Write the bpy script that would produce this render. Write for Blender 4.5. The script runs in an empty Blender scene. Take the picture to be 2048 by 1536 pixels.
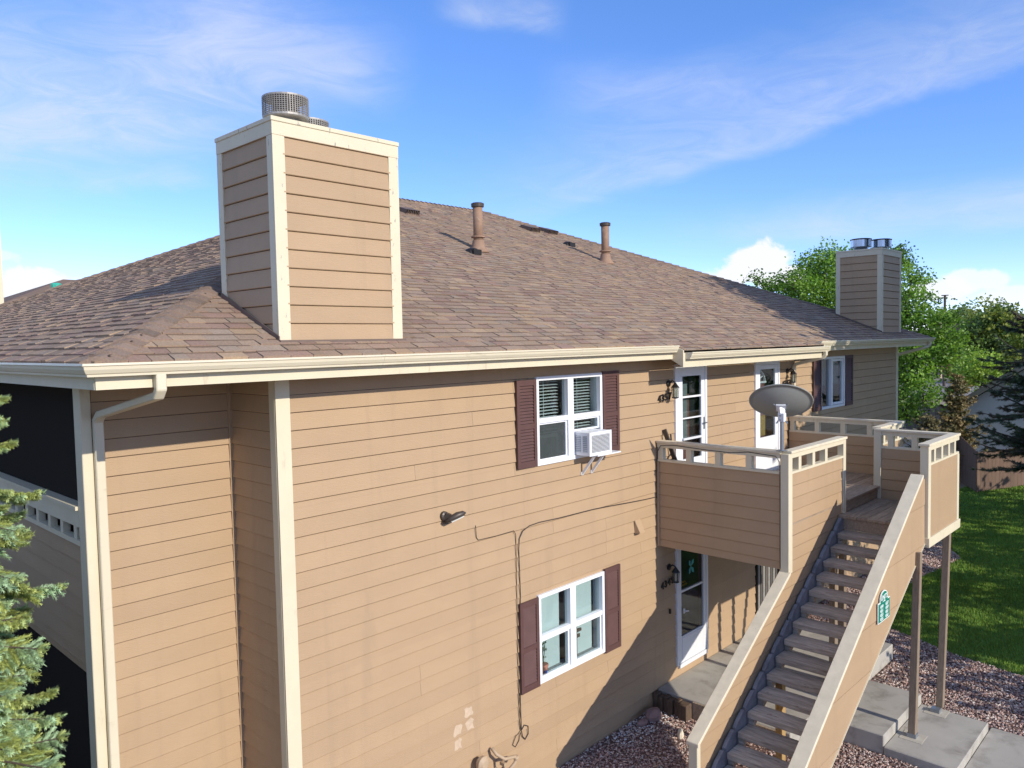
import bpy, math, random
from mathutils import Vector, Matrix
random.seed(7)
RND = random.Random(11)
scene = bpy.context.scene
COL = scene.collection

# ------------------------------------------------------------------ camera
FOC = 1552.7063
CAM = Vector((-3.89231364, -6.91121005, 5.50103366))
CR = Vector((0.68963388, -0.72389954, -0.0193535))
CU = Vector((0.0524864, 0.02331103, 0.99834952))
CW = Vector((0.72225362, 0.68951145, -0.05407096))
cd = bpy.data.cameras.new('camera')
cam = bpy.data.objects.new('camera', cd)
COL.objects.link(cam)
cd.sensor_width = 36.0
cd.lens = FOC * 36.0 / 2048.0
cd.clip_start = 0.1
cd.clip_end = 4000
cam.matrix_world = Matrix(((CR.x, CU.x, -CW.x, CAM.x), (CR.y, CU.y, -CW.y, CAM.y), (CR.z, CU.z, -CW.z, CAM.z), (0, 0, 0, 1)))
scene.camera = cam

# ------------------------------------------------------------------ light
SUN_EL = math.radians(25.0)
SUN_DIR = Vector((0.012, -1.0, 0.475)).normalized()
SKY_STRENGTH = 0.15
EXPOSURE = 0.85
sl = bpy.data.lights.new('sun', 'SUN')
sl.energy = 2.45
sl.angle = math.radians(0.53)
sl.color = (1.0, 0.93, 0.82)
sun = bpy.data.objects.new('sun', sl)
COL.objects.link(sun)
sun.rotation_euler = SUN_DIR.to_track_quat('Z', 'Y').to_euler()
sun.location = (2, -30, 20)
scene.view_settings.view_transform = 'Standard'
scene.view_settings.look = 'None'
scene.view_settings.exposure = EXPOSURE
scene.view_settings.gamma = 1.0
scene.view_settings.use_curve_mapping = False


class NT:
    """tiny node helper"""
    def __init__(s, tree):
        s.t = tree; s.n = tree.nodes; s.l = tree.links

    def new(s, typ, **kw):
        nd = s.n.new(typ)
        for k, v in kw.items():
            setattr(nd, k, v)
        return nd

    def link(s, a, b):
        s.l.new(a, b)

    def put(s, sock, v):
        if hasattr(v, 'is_output'):
            s.l.new(v, sock)
        else:
            if isinstance(v, tuple) and len(v) == 4 and sock.type == 'VECTOR': v = v[:3]
            sock.default_value = v

    def math(s, op, a, b=None, c=None, clamp=False):
        nd = s.new('ShaderNodeMath', operation=op, use_clamp=clamp)
        s.put(nd.inputs[0], a)
        if b is not None: s.put(nd.inputs[1], b)
        if c is not None: s.put(nd.inputs[2], c)
        return nd.outputs[0]

    def dot(s, a, v):
        nd = s.new('ShaderNodeVectorMath', operation='DOT_PRODUCT')
        s.put(nd.inputs[0], a); s.put(nd.inputs[1], v)
        return nd.outputs['Value']

    def maprange(s, v, a, b, c=0.0, d=1.0, smooth=True):
        nd = s.new('ShaderNodeMapRange')
        if smooth: nd.interpolation_type = 'SMOOTHSTEP'
        s.put(nd.inputs[0], v)
        for i, x in enumerate((a, b, c, d)): nd.inputs[i + 1].default_value = x
        return nd.outputs[0]

    def noise(s, vec, scale, detail=3.0, rough=0.55, dist=0.0):
        nd = s.new('ShaderNodeTexNoise')
        if vec is not None: s.put(nd.inputs['Vector'], vec)
        nd.inputs['Scale'].default_value = scale
        nd.inputs['Detail'].default_value = detail
        nd.inputs['Roughness'].default_value = rough
        nd.inputs['Distortion'].default_value = dist
        return nd.outputs['Fac']

    def mix(s, f, a, b, mode='MIX'):
        nd = s.new('ShaderNodeMix', data_type='RGBA', blend_type=mode)
        s.put(nd.inputs[0], f); s.put(nd.inputs[6], a); s.put(nd.inputs[7], b)
        return nd.outputs[2]

    def vscale(s, v, sc):
        nd = s.new('ShaderNodeVectorMath', operation='MULTIPLY')
        s.put(nd.inputs[0], v); nd.inputs[1].default_value = sc
        return nd.outputs[0]


def c4(c): return (c[0], c[1], c[2], 1.0)


# ------------------------------------------------------------------ sky
world = bpy.data.worlds.new('World')
scene.world = world
world.use_nodes = True
wt = NT(world.node_tree)
wt.n.clear()
wo = wt.new('ShaderNodeOutputWorld')
bg = wt.new('ShaderNodeBackground')
bg.inputs['Strength'].default_value = SKY_STRENGTH
sky = wt.new('ShaderNodeTexSky', sky_type='NISHITA')
sky.sun_disc = False
sky.sun_elevation = SUN_EL
sky.sun_rotation = math.radians(180)
sky.altitude = 1800
sky.air_density = 0.75
sky.dust_density = 0.0
sky.ozone_density = 2.5
hs = wt.new('ShaderNodeHueSaturation')
hs.inputs['Saturation'].default_value = 1.15
hs.inputs['Value'].default_value = 1.0
wt.link(sky.outputs[0], hs.inputs['Color'])
_add = wt.new('ShaderNodeVectorMath', operation='ADD')
wt.link(wt.vscale(hs.outputs[0], (0.91, 0.76, 0.86)), _add.inputs[0]); _add.inputs[1].default_value = (0.10, 0.33, 0.78)
skycol = _add.outputs[0]
tc = wt.new('ShaderNodeTexCoord')
D = tc.outputs['Generated']


def pixdir(px, py):
    return (CW + CR * ((px - 1024) / FOC) - CU * ((py - 768) / FOC)).normalized()


CIRRUS = (2.9, 3.1, 3.55)
CUMULUS = (3.7, 3.75, 3.9)
n_soft = wt.noise(wt.vscale(D, (1.0, 1.0, 2.2)), 3.2, 5, 0.6, 1.2)
n_fine = wt.noise(wt.vscale(D, (1.0, 1.0, 3.6)), 8.0, 9, 0.66, 1.4)
n_blob = wt.noise(wt.vscale(D, (1.0, 1.0, 1.0)), 24.0, 6, 0.6, 0.25)


def streak(a, b, up, dn, amp, ragged=0.6):
    """a wisp of cirrus along the great circle through two sky directions"""
    A, B = pixdir(*a), pixdir(*b)
    n = A.cross(B).normalized()
    if n.z < 0: n = -n
    mid = (A + B).normalized()
    half = math.acos(max(-1, min(1, A.dot(mid))))
    t = (B - A).normalized()
    d = wt.dot(D, tuple(n))
    wob = wt.math('MULTIPLY_ADD', n_soft, 0.10 * ragged, -0.05 * ragged)
    d = wt.math('ADD', d, wob)
    m = wt.math('MULTIPLY', wt.maprange(d, up, 0.0), wt.maprange(d, -dn, 0.0))
    s = wt.math('ABSOLUTE', wt.dot(D, tuple(t)) if True else 0)
    off = wt.math('SUBTRACT', wt.dot(D, tuple(t)), mid.dot(t))
    s = wt.math('ABSOLUTE', off)
    m = wt.math('MULTIPLY', m, wt.maprange(s, math.sin(half) * 1.25, math.sin(half) * 0.45))
    front = wt.maprange(wt.dot(D, tuple(mid)), 0.2, 0.5)
    m = wt.math('MULTIPLY', m, front)
    tex = wt.maprange(n_fine, 0.28, 0.74, 0.40, 1.0)
    return wt.math('MULTIPLY', wt.math('MULTIPLY', m, tex), amp)


def puff(px, py, rx, ry, amp=1.0):
    """a small cumulus: a flat based blob with a billowing edge"""
    c = pixdir(px, py)
    r = c.cross(Vector((0, 0, 1))).normalized()
    u = r.cross(c)
    x = wt.math('MULTIPLY', wt.dot(D, tuple(r)), FOC / rx)
    y = wt.math('MULTIPLY', wt.dot(D, tuple(u)), FOC / ry)
    rr = wt.math('SQRT', wt.math('ADD', wt.math('MULTIPLY', x, x), wt.math('MULTIPLY', y, y)))
    rr = wt.math('ADD', rr, wt.math('MULTIPLY_ADD', n_blob, -1.9, 0.95))
    m = wt.maprange(rr, 1.0, 0.62)
    m = wt.math('MULTIPLY', m, wt.maprange(wt.dot(D, tuple(c)), 0.8, 0.9))
    return wt.math('MULTIPLY', m, amp)


layers = [
    streak((-700, 330), (640, 110), 0.14, 0.13, 0.66),
    streak((-500, 250), (380, 285), 0.05, 0.035, 0.5),
    streak((330, 60), (800, 170), 0.09, 0.05, 0.5),
    streak((880, 20), (1120, 60), 0.05, 0.02, 0.45),
    streak((960, 460), (2500, -40), 0.13, 0.020, 0.42, 0.5),
    streak((1380, 480), (2700, 360), 0.05, 0.03, 0.5, 0.4),
    streak((1100, 190), (1500, 170), 0.05, 0.04, 0.28),
    streak((150, 365), (420, 360), 0.03, 0.02, 0.35),
    puff(1515, 525, 62, 40), puff(1470, 552, 60, 26), puff(1560, 556, 70, 26),
    puff(60, 560, 62, 26), puff(100, 572, 60, 22), puff(10, 590, 60, 24, 0.9), puff(0, 512, 40, 14, 0.5),
    puff(1955, 560, 60, 22, 0.8), puff(1880, 582, 60, 24, 0.9), puff(2040, 590, 70, 20, 0.7),
    puff(-420, 560, 200, 60), puff(2500, 560, 240, 50),
]
def screen(ls):
    acc = ls[0]
    for ly in ls[1:]:
        p, q = wt.math('SUBTRACT', 1.0, acc), wt.math('SUBTRACT', 1.0, ly)
        acc = wt.math('SUBTRACT', 1.0, wt.math('MULTIPLY', p, q))
    return wt.math('MINIMUM', wt.math('MAXIMUM', acc, 0.0), 0.97)


# the same thin cirrus over the rest of the dome
inview = wt.maprange(wt.dot(D, tuple(CW)), 0.62, 0.80)
rest = wt.math('MULTIPLY', wt.maprange(n_soft, 0.36, 0.66), wt.math('SUBTRACT', 0.55, wt.math('MULTIPLY', inview, 0.55)))
withc = wt.mix(screen(layers[:8] + [rest]), skycol, c4(CIRRUS))
withc = wt.mix(screen(layers[8:]), withc, c4(CUMULUS))
wt.link(withc, bg.inputs['Color'])
wt.link(bg.outputs[0], wo.inputs[0])

# ------------------------------------------------------------------ materials
MATS = {}


def mat(name, base, rough=0.7, var=0.12, scale=3.0, stretch=(1, 1, 1), bump=0.0, bscale=60.0, bstretch=None, metal=0.0, spec=0.4,
        objvar=0.0, tint=False, dirt=None):
    """principled material: colour broken up by noise, optional fine relief, per object variation, vertex tint"""
    m = bpy.data.materials.new(name)
    m.use_nodes = True
    t = NT(m.node_tree)
    p = t.n['Principled BSDF']
    geo = t.new('ShaderNodeNewGeometry')
    pos = geo.outputs['Position']
    col = c4(base)
    if tint:
        at = t.new('ShaderNodeAttribute'); at.attribute_name = 'tint'
        col = at.outputs['Color']
    nz = t.noise(t.vscale(pos, stretch), scale, 4, 0.6)
    f = t.maprange(nz, 0.25, 0.75, 1 - var, 1 + var, False)
    if objvar:
        oi = t.new('ShaderNodeObjectInfo')
        f = t.math('MULTIPLY', f, t.maprange(oi.outputs['Random'], 0, 1, 1 - objvar, 1 + objvar, False))
    mul = t.new('ShaderNodeVectorMath', operation='SCALE')
    t.put(mul.inputs[0], col); t.put(mul.inputs['Scale'], f)
    out = mul.outputs[0]
    if dirt:
        dcol, lo, hi, dsc, dst = dirt
        dn = t.noise(t.vscale(pos, dst), dsc, 6, 0.65, 0.4)
        out = t.mix(t.maprange(dn, lo, hi), out, c4(dcol))
    t.put(p.inputs['Base Color'], out)
    p.inputs['Roughness'].default_value = rough
    p.inputs['Metallic'].default_value = metal
    p.inputs['Specular IOR Level'].default_value = spec
    if bump:
        bn = t.noise(t.vscale(pos, bstretch or stretch), bscale, 4, 0.6)
        bp = t.new('ShaderNodeBump')
        bp.inputs['Strength'].default_value = bump
        bp.inputs['Distance'].default_value = 0.01
        t.link(bn, bp.inputs['Height'])
        t.link(bp.outputs[0], p.inputs['Normal'])
    MATS[name] = m
    return m


SIDING = mat('siding_paint', (0.425, 0.293, 0.174), 0.62, 0.05, 1.3, (1, 1, 2), 0.34, 16, (1, 1, 9), objvar=0.035, spec=0.3,
             dirt=((0.378, 0.262, 0.158), 0.50, 0.80, 1.1, (3, 3, 0.22)))
TRIM = mat('cream_trim_paint', (0.67, 0.595, 0.425), 0.55, 0.05, 2.0, bump=0.08, bscale=40, spec=0.35, dirt=((0.52, 0.45, 0.32), 0.58, 0.76, 4.0, (2.5, 2.5, 0.5)))
TRIMW = mat('worn_cream_paint', (0.67, 0.595, 0.425), 0.6, 0.05, 2.0, bump=0.15, bscale=40, spec=0.3,
            dirt=((0.36, 0.32, 0.27), 0.635, 0.665, 8.0, (3, 3, 0.9)))
CAPTOP = mat('weathered_rail_cap', (0.70, 0.61, 0.44), 0.65, 0.10, 7.0, bump=0.15, bscale=50, spec=0.4,
             dirt=((0.40, 0.36, 0.29), 0.64, 0.74, 11.0, (1, 1, 1)))
GUTTER = mat('gutter_enamel', (0.67, 0.60, 0.44), 0.35, 0.03, 2.0, spec=0.5, dirt=((0.55, 0.48, 0.34), 0.58, 0.78, 3.0, (1, 1, 4)))
WHITE = mat('white_vinyl', (0.80, 0.81, 0.82), 0.4, 0.02, 3.0, spec=0.5)
WHITE2 = mat('white_metal', (0.70, 0.71, 0.72), 0.45, 0.03, 3.0, spec=0.5)
SHUT = mat('maroon_shutter', (0.105, 0.053, 0.047), 0.55, 0.12, 6.0, bump=0.1, bscale=60, spec=0.35, dirt=((0.22, 0.17, 0.16), 0.70, 0.78, 7.0, (1, 1, 1)))
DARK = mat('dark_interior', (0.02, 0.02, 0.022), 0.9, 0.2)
BLIND = mat('blind_slat', (0.78, 0.80, 0.78), 0.6, 0.02)
CURT = mat('drawn_blind', (0.70, 0.76, 0.72), 0.8, 0.03, 3.0)
SHADE = mat('grey_window_shade', (0.20, 0.23, 0.22), 0.85, 0.05)
SHINGLE = mat('asphalt_shingle', (0.2, 0.14, 0.1), 0.92, 0.22, 55.0, bump=0.35, bscale=240, spec=0.15, tint=True)
ROOFDECK = mat('roof_underlay', (0.06, 0.045, 0.04), 0.95, 0.2)
SOFFIT = mat('soffit_paint', (0.36, 0.26, 0.17), 0.8, 0.06)
BLACK = mat('black_metal', (0.018, 0.016, 0.015), 0.45, 0.2)
BRONZE = mat('bronze_metal', (0.075, 0.06, 0.05), 0.45, 0.2, metal=0.3)
GALV = mat('galvanised_mesh', (0.36, 0.34, 0.31), 0.5, 0.15, 12.0, metal=0.35)
STEEL = mat('shiny_flue_steel', (0.45, 0.48, 0.52), 0.22, 0.15, 6.0, metal=0.9)
PIPE = mat('rusty_painted_pipe', (0.30, 0.185, 0.12), 0.7, 0.18, 9.0, bump=0.1, bscale=50, dirt=((0.38, 0.27, 0.19), 0.6, 0.75, 8.0, (1, 1, 1)))
VENT = mat('brown_roof_vent', (0.15, 0.108, 0.085), 0.7, 0.2)
DISH = mat('dish_grey_paint', (0.27, 0.27, 0.24), 0.5, 0.06, 2.0, spec=0.4)
MAST = mat('mast_steel', (0.30, 0.33, 0.36), 0.35, 0.1, metal=0.6)
WOOD = mat('weathered_wood', (0.34, 0.26, 0.185), 0.85, 0.32, 4.0, (1.2, 9, 9), 0.5, 14, (1.5, 14, 14), spec=0.2, objvar=0.18)
WOODY = mat('weathered_tread_wood', (0.40, 0.335, 0.27), 0.85, 0.4, 4.0, (9, 1.0, 9), 0.5, 14, (14, 1.5, 14), spec=0.2, objvar=0.18,
            dirt=((0.09, 0.07, 0.058), 0.60, 0.75, 3.0, (6, 1.5, 6)))
GREYW = mat('blue_grey_stringer', (0.20, 0.205, 0.225), 0.8, 0.35, 5.0, bump=0.5, bscale=20, spec=0.25)
POSTW = mat('weathered_post', (0.25, 0.19, 0.135), 0.85, 0.22, 5.0, (8, 8, 0.7), 0.3, 20, (8, 8, 0.7), spec=0.2, dirt=((0.30, 0.13, 0.05), 0.6, 0.85, 0.8, (1, 1, 1)))
YELW = mat('new_lumber', (0.42, 0.27, 0.11), 0.8, 0.2, 5.0, (8, 8, 0.7), 0.2, 20, (8, 8, 0.7), spec=0.2)
TIMB = mat('old_dark_timber', (0.13, 0.09, 0.062), 0.9, 0.35, 6.0, (6, 6, 0.8), 0.4, 20, spec=0.15)
CONC = mat('concrete', (0.43, 0.40, 0.345), 0.88, 0.10, 1.8, bump=0.12, bscale=90, spec=0.2, dirt=((0.27, 0.245, 0.205), 0.48, 0.74, 1.7, (1, 1, 1)))
CONCE = mat('concrete_patch', (0.50, 0.45, 0.36), 0.9, 0.1, 6.0, bump=0.2, bscale=60)
GRAVB = mat('gravel_bed', (0.17, 0.105, 0.085), 0.95, 0.35, 30.0, bump=0.6, bscale=60)
STONE = mat('gravel_stone', (0.3, 0.2, 0.16), 0.88, 0.15, 20.0, tint=True, spec=0.2)
LAWN = mat('lawn_soil', (0.10, 0.19, 0.035), 0.95, 0.3, 2.0, bump=0.5, bscale=40)
GRASS = mat('grass_blade', (0.10, 0.2, 0.03), 0.75, 0.25, 0.9, tint=True, spec=0.2)
GROUND = mat('dry_ground', (0.27, 0.21, 0.14), 0.95, 0.3, 0.3)
ASPH = mat('pale_asphalt', (0.25, 0.22, 0.20), 0.9, 0.1, 0.8)
BRICK = mat('red_brick', (0.30, 0.10, 0.055), 0.85, 0.15, 8.0)
FENCE = mat('grey_fence_wood', (0.13, 0.115, 0.10), 0.9, 0.3, 4.0, (5, 5, 0.6), objvar=0.25)
BFENCE = mat('brown_fence_wood', (0.15, 0.095, 0.065), 0.85, 0.15, 3.0, (3, 3, 0.6), objvar=0.1)
GWALL = mat('pale_garage_siding', (0.62, 0.64, 0.62), 0.7, 0.04)
GREEN = mat('green_sign', (0.005, 0.20, 0.135), 0.4, 0.04, spec=0.5)
SIGNW = mat('white_sign_print', (0.80, 0.86, 0.82), 0.5, 0.0)
CABLE = mat('dark_cable', (0.06, 0.045, 0.035), 0.6, 0.1)
TANP = mat('painted_pipework', (0.46, 0.34, 0.22), 0.6, 0.1, 8.0)
ACG = mat('air_conditioner_grille', (0.085, 0.085, 0.085), 0.5, 0.1)
ACS = mat('air_conditioner_side_fins', (0.30, 0.33, 0.38), 0.4, 0.1, metal=0.3)
PATCH = mat('flaked_pale_paint', (0.52, 0.395, 0.275), 0.8, 0.12, 20)
TERRA = mat('terracotta_pot', (0.36, 0.16, 0.11), 0.85, 0.1)
TEAL = mat('teal_butterfly', (0.07, 0.35, 0.33), 0.6, 0.1)
ORNG = mat('orange_decor', (0.55, 0.26, 0.05), 0.6, 0.3, 30)
REDDOOR = mat('maroon_inner_door', (0.22, 0.085, 0.07), 0.6, 0.05)
AMBER = mat('painted_amber_reflection', (0.42, 0.27, 0.08), 0.5, 0.4, 30)
BARK = mat('bark', (0.085, 0.065, 0.05), 0.95, 0.3, 12.0, (1, 1, 0.3), 0.5, 30)
ROCK = mat('pink_boulder', (0.34, 0.22, 0.19), 0.9, 0.2, 6.0, bump=0.4, bscale=20)
ROCKW = mat('white_rock', (0.66, 0.58, 0.44), 0.9, 0.1, 6.0, bump=0.3, bscale=20)
BLUET = mat('blue_tarp', (0.01, 0.04, 0.20), 0.6, 0.1)
PLYW = mat('bare_plywood', (0.50, 0.27, 0.08), 0.8, 0.1)
GLOW = mat('lamp_glass', (0.62, 0.62, 0.55), 0.25, 0.1)
CARW = mat('white_car_paint', (0.62, 0.66, 0.72), 0.25, 0.02, spec=0.6)
CARD = mat('dark_car_paint', (0.03, 0.035, 0.05), 0.25, 0.02, spec=0.6)
CARR = mat('red_car_paint', (0.20, 0.03, 0.03), 0.25, 0.02, spec=0.6)
TYRE = mat('tyre_rubber', (0.015, 0.015, 0.015), 0.8, 0.1)


def leafmat(name, rough=0.55, trans=0.35):
    m = bpy.data.materials.new(name)
    m.use_nodes = True
    t = NT(m.node_tree)
    p = t.n['Principled BSDF']
    at = t.new('ShaderNodeAttribute'); at.attribute_name = 'tint'
    t.link(at.outputs['Color'], p.inputs['Base Color'])
    p.inputs['Roughness'].default_value = rough
    p.inputs['Specular IOR Level'].default_value = 0.3
    tr = t.new('ShaderNodeBsdfTranslucent')
    mm = t.new('ShaderNodeVectorMath', operation='MULTIPLY')
    t.link(at.outputs['Color'], mm.inputs[0]); mm.inputs[1].default_value = (1.5, 1.6, 0.7)
    t.link(mm.outputs[0], tr.inputs['Color'])
    mx = t.new('ShaderNodeMixShader'); mx.inputs[0].default_value = trans
    t.link(p.outputs[0], mx.inputs[1]); t.link(tr.outputs[0], mx.inputs[2])
    t.link(mx.outputs[0], t.n['Material Output'].inputs[0])
    return m


LEAF = leafmat('leaf', 0.5, 0.35)
NEEDLE = leafmat('needle', 0.6, 0.12)


def glassmat(name, tint=(0.85, 0.9, 0.9), refl=0.10, haze=0.0, hazecol=(0.2, 0.22, 0.22)):
    m = bpy.data.materials.new(name)
    m.use_nodes = True
    t = NT(m.node_tree)
    t.n.remove(t.n['Principled BSDF'])
    tr = t.new('ShaderNodeBsdfTransparent'); tr.inputs[0].default_value = c4(tint)
    gl = t.new('ShaderNodeBsdfGlossy'); gl.inputs['Roughness'].default_value = 0.02
    lw = t.new('ShaderNodeLayerWeight'); lw.inputs['Blend'].default_value = 0.5
    f = t.math('MULTIPLY_ADD', t.math('POWER', lw.outputs['Facing'], 4.0), 0.8, refl * 0.4 + 0.03, clamp=True)
    a = t.new('ShaderNodeMixShader')
    t.link(f, a.inputs[0]); t.link(tr.outputs[0], a.inputs[1]); t.link(gl.outputs[0], a.inputs[2])
    out = a.outputs[0]
    if haze:
        df = t.new('ShaderNodeBsdfDiffuse'); df.inputs[0].default_value = c4(hazecol)
        b = t.new('ShaderNodeMixShader'); b.inputs[0].default_value = haze
        t.link(out, b.inputs[1]); t.link(df.outputs[0], b.inputs[2]); out = b.outputs[0]
    t.link(out, t.n['Material Output'].inputs[0])
    return m


GLASS = glassmat('window_glass')
SCREENG = glassmat('screened_glass', (0.55, 0.58, 0.58), 0.05, 0.35, (0.13, 0.15, 0.145))
BUGSCREEN = glassmat('dark_bug_screen', (0.10, 0.10, 0.10), 0.0)
_t = NT(BUGSCREEN.node_tree)
_d = _t.new('ShaderNodeBsdfDiffuse'); _d.inputs[0].default_value = (0.055, 0.047, 0.040, 1)
_tr = [n for n in _t.n if n.type == 'BSDF_TRANSPARENT'][0]; _tr.inputs[0].default_value = (0.5, 0.5, 0.5, 1)
_m = _t.new('ShaderNodeMixShader'); _m.inputs[0].default_value = 0.66
_t.link(_tr.outputs[0], _m.inputs[1]); _t.link(_d.outputs[0], _m.inputs[2]); _t.link(_m.outputs[0], _t.n['Material Output'].inputs[0])


# ------------------------------------------------------------------ mesh helper
class MB:
    def __init__(s):
        s.v = []; s.f = []; s.m = []; s.c = []
        s.mi = 0; s.col = None

    def face(s, idx):
        s.f.append(idx); s.m.append(s.mi); s.c.append(s.col)

    def add(s, pts, faces):
        b = len(s.v)
        s.v.extend(tuple(p) for p in pts)
        for f in faces: s.face(tuple(b + i for i in f))

    def box(s, x0, x1, y0, y1, z0, z1):
        s.add([(x0, y0, z0), (x1, y0, z0), (x1, y1, z0), (x0, y1, z0), (x0, y0, z1), (x1, y0, z1), (x1, y1, z1), (x0, y1, z1)],
              [(3, 2, 1, 0), (4, 5, 6, 7), (0, 1, 5, 4), (1, 2, 6, 5), (2, 3, 7, 6), (3, 0, 4, 7)])

    def prism(s, poly, off):
        """poly: 3D points, extruded by vector off"""
        n = len(poly); o = Vector(off)
        pts = [Vector(p) for p in poly] + [Vector(p) + o for p in poly]
        s.add(pts, [tuple(range(n - 1, -1, -1)), tuple(range(n, 2 * n))] + [(i, (i + 1) % n, (i + 1) % n + n, i + n) for i in range(n)])

    def bar(s, a, b, w, h, up=(0, 0, 1)):
        """rectangular bar from a to b"""
        a, b = Vector(a), Vector(b)
        d = (b - a).normalized(); u = Vector(up)
        r = d.cross(u)
        if r.length < 1e-4: r = d.cross(Vector((1, 0, 0)))
        r.normalize(); u = r.cross(d)
        r *= w / 2; u *= h / 2
        s.add([a - r - u, a + r - u, a + r + u, a - r + u, b - r - u, b + r - u, b + r + u, b - r + u],
              [(3, 2, 1, 0), (4, 5, 6, 7), (0, 1, 5, 4), (1, 2, 6, 5), (2, 3, 7, 6), (3, 0, 4, 7)])

    def tube(s, pts, r, n=8, caps=True, flat=None):
        """tube through points; r may be a list; flat=(w,h) gives a rectangular section"""
        pts = [Vector(p) for p in pts]
        rr = r if isinstance(r, (list, tuple)) else [r] * len(pts)
        rings = []; ref = None
        for i, p in enumerate(pts):
            d = (pts[min(i + 1, len(pts) - 1)] - pts[max(i - 1, 0)]).normalized()
            if ref is None:
                ref = Vector((1, 0, 0)) if abs(d.x) < 0.8 else Vector((0, 1, 0))
            x = (ref - d * ref.dot(d)).normalized(); y = d.cross(x); ref = x
            ring = []
            if flat:
                for sx, sy in ((-1, -1), (1, -1), (1, 1), (-1, 1)):
                    ring.append(p + x * (sx * flat[0] / 2) + y * (sy * flat[1] / 2))
            else:
                for k in range(n):
                    a = 2 * math.pi * k / n
                    ring.append(p + (x * math.cos(a) + y * math.sin(a)) * rr[i])
            rings.append(ring)
        m = len(rings[0]); b = len(s.v)
        for rg in rings: s.v.extend(tuple(q) for q in rg)
        for i in range(len(rings) - 1):
            for k in range(m):
                k2 = (k + 1) % m
                s.face((b + i * m + k, b + i * m + k2, b + (i + 1) * m + k2, b + (i + 1) * m + k))
        if caps:
            s.face(tuple(b + k for k in range(m - 1, -1, -1)))
            s.face(tuple(b + (len(rings) - 1) * m + k for k in range(m)))

    def lathe(s, c, prof, n=20):
        """prof: (r,z) list turned about the vertical through c"""
        b = len(s.v)
        for r, z in prof:
            for k in range(n):
                a = 2 * math.pi * k / n
                s.v.append((c[0] + r * math.cos(a), c[1] + r * math.sin(a), c[2] + z))
        for i in range(len(prof) - 1):
            for k in range(n):
                k2 = (k + 1) % n
                s.face((b + i * n + k, b + i * n + k2, b + (i + 1) * n + k2, b + (i + 1) * n + k))
        s.face(tuple(b + k for k in range(n - 1, -1, -1)))
        s.face(tuple(b + (len(prof) - 1) * n + k for k in range(n)))

    def build(s, name, mats, parent=None, smooth=False, bevel=0.0, loc=None, **props):
        me = bpy.data.meshes.new(name)
        L = Vector(loc) if loc is not None else Vector((0, 0, 0))
        me.from_pydata([(p[0] - L.x, p[1] - L.y, p[2] - L.z) for p in s.v] if loc is not None else s.v, [], s.f)
        if not isinstance(mats, (list, tuple)): mats = [mats]
        for mt in mats: me.materials.append(mt)
        if len(mats) > 1: me.polygons.foreach_set('material_index', s.m)
        if any(c is not None for c in s.c):
            at = me.color_attributes.new('tint', 'FLOAT_COLOR', 'CORNER')
            buf = []
            for f, c in zip(s.f, s.c):
                c = c or (0.2, 0.2, 0.2)
                buf.extend((c[0], c[1], c[2], 1.0) * len(f))
            at.data.foreach_set('color', buf)
        if smooth: me.polygons.foreach_set('use_smooth', [True] * len(s.f))
        me.update()
        o = bpy.data.objects.new(name, me)
        COL.objects.link(o)
        if loc is not None: o.location = L
        if bevel:
            bv = o.modifiers.new('bevel', 'BEVEL'); bv.width = bevel; bv.segments = 1; bv.limit_method = 'ANGLE'
        if parent is not None: hang(o, parent)
        for k, v in props.items(): o[k] = v
        return o


def origin_of(p):
    v = Vector(p.location)
    while p.parent is not None:
        p = p.parent
        v = Vector(p.location)
    return v


def world_loc(o):
    """all objects here are unrotated when parented: world place is the sum up the chain"""
    return WL.get(o.name, Vector(o.location))


WL = {}


def hang(o, parent):
    """parent while keeping the place in the world"""
    wl = Vector(o.location)
    WL[o.name] = wl
    o.parent = parent
    o.location = wl - WL.get(parent.name, Vector(parent.location))


def thing(name, label, cat, loc, group=None):
    o = bpy.data.objects.new(name, None)
    COL.objects.link(o)
    o.empty_display_size = 0.2
    o.location = loc
    WL[o.name] = Vector(loc)
    o['label'] = label; o['category'] = cat
    if group: o['group'] = group
    return o


def tag(o, label, cat, group=None):
    o['label'] = label; o['category'] = cat
    if group: o['group'] = group
    return o


def share(o, name, parent, loc, rot=None, scale=None, **props):
    """another object on the same mesh"""
    c = o.copy(); COL.objects.link(c); c.name = name
    c.parent = None
    c.location = loc
    if rot: c.rotation_euler = rot
    if scale: c.scale = scale
    if parent is not None: hang(c, parent)
    for k, v in props.items(): c[k] = v
    return c


def box(name, m, parent, x0, x1, y0, y1, z0, z1, bevel=0.0, **kw):
    b = MB(); b.box(x0, x1, y0, y1, z0, z1)
    return b.build(name, m, parent, bevel=bevel, **kw)


def clip_poly(poly, a, b, c):
    """keep a*u+b*v<=c"""
    out = []
    for i in range(len(poly)):
        p, q = poly[i], poly[(i + 1) % len(poly)]
        dp = a * p[0] + b * p[1] - c; dq = a * q[0] + b * q[1] - c
        if dp <= 0: out.append(p)
        if (dp < 0 < dq) or (dq < 0 < dp):
            t = dp / (dp - dq)
            out.append((p[0] + (q[0] - p[0]) * t, p[1] + (q[1] - p[1]) * t))
    return out


LAPZ = 5.20


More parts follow.
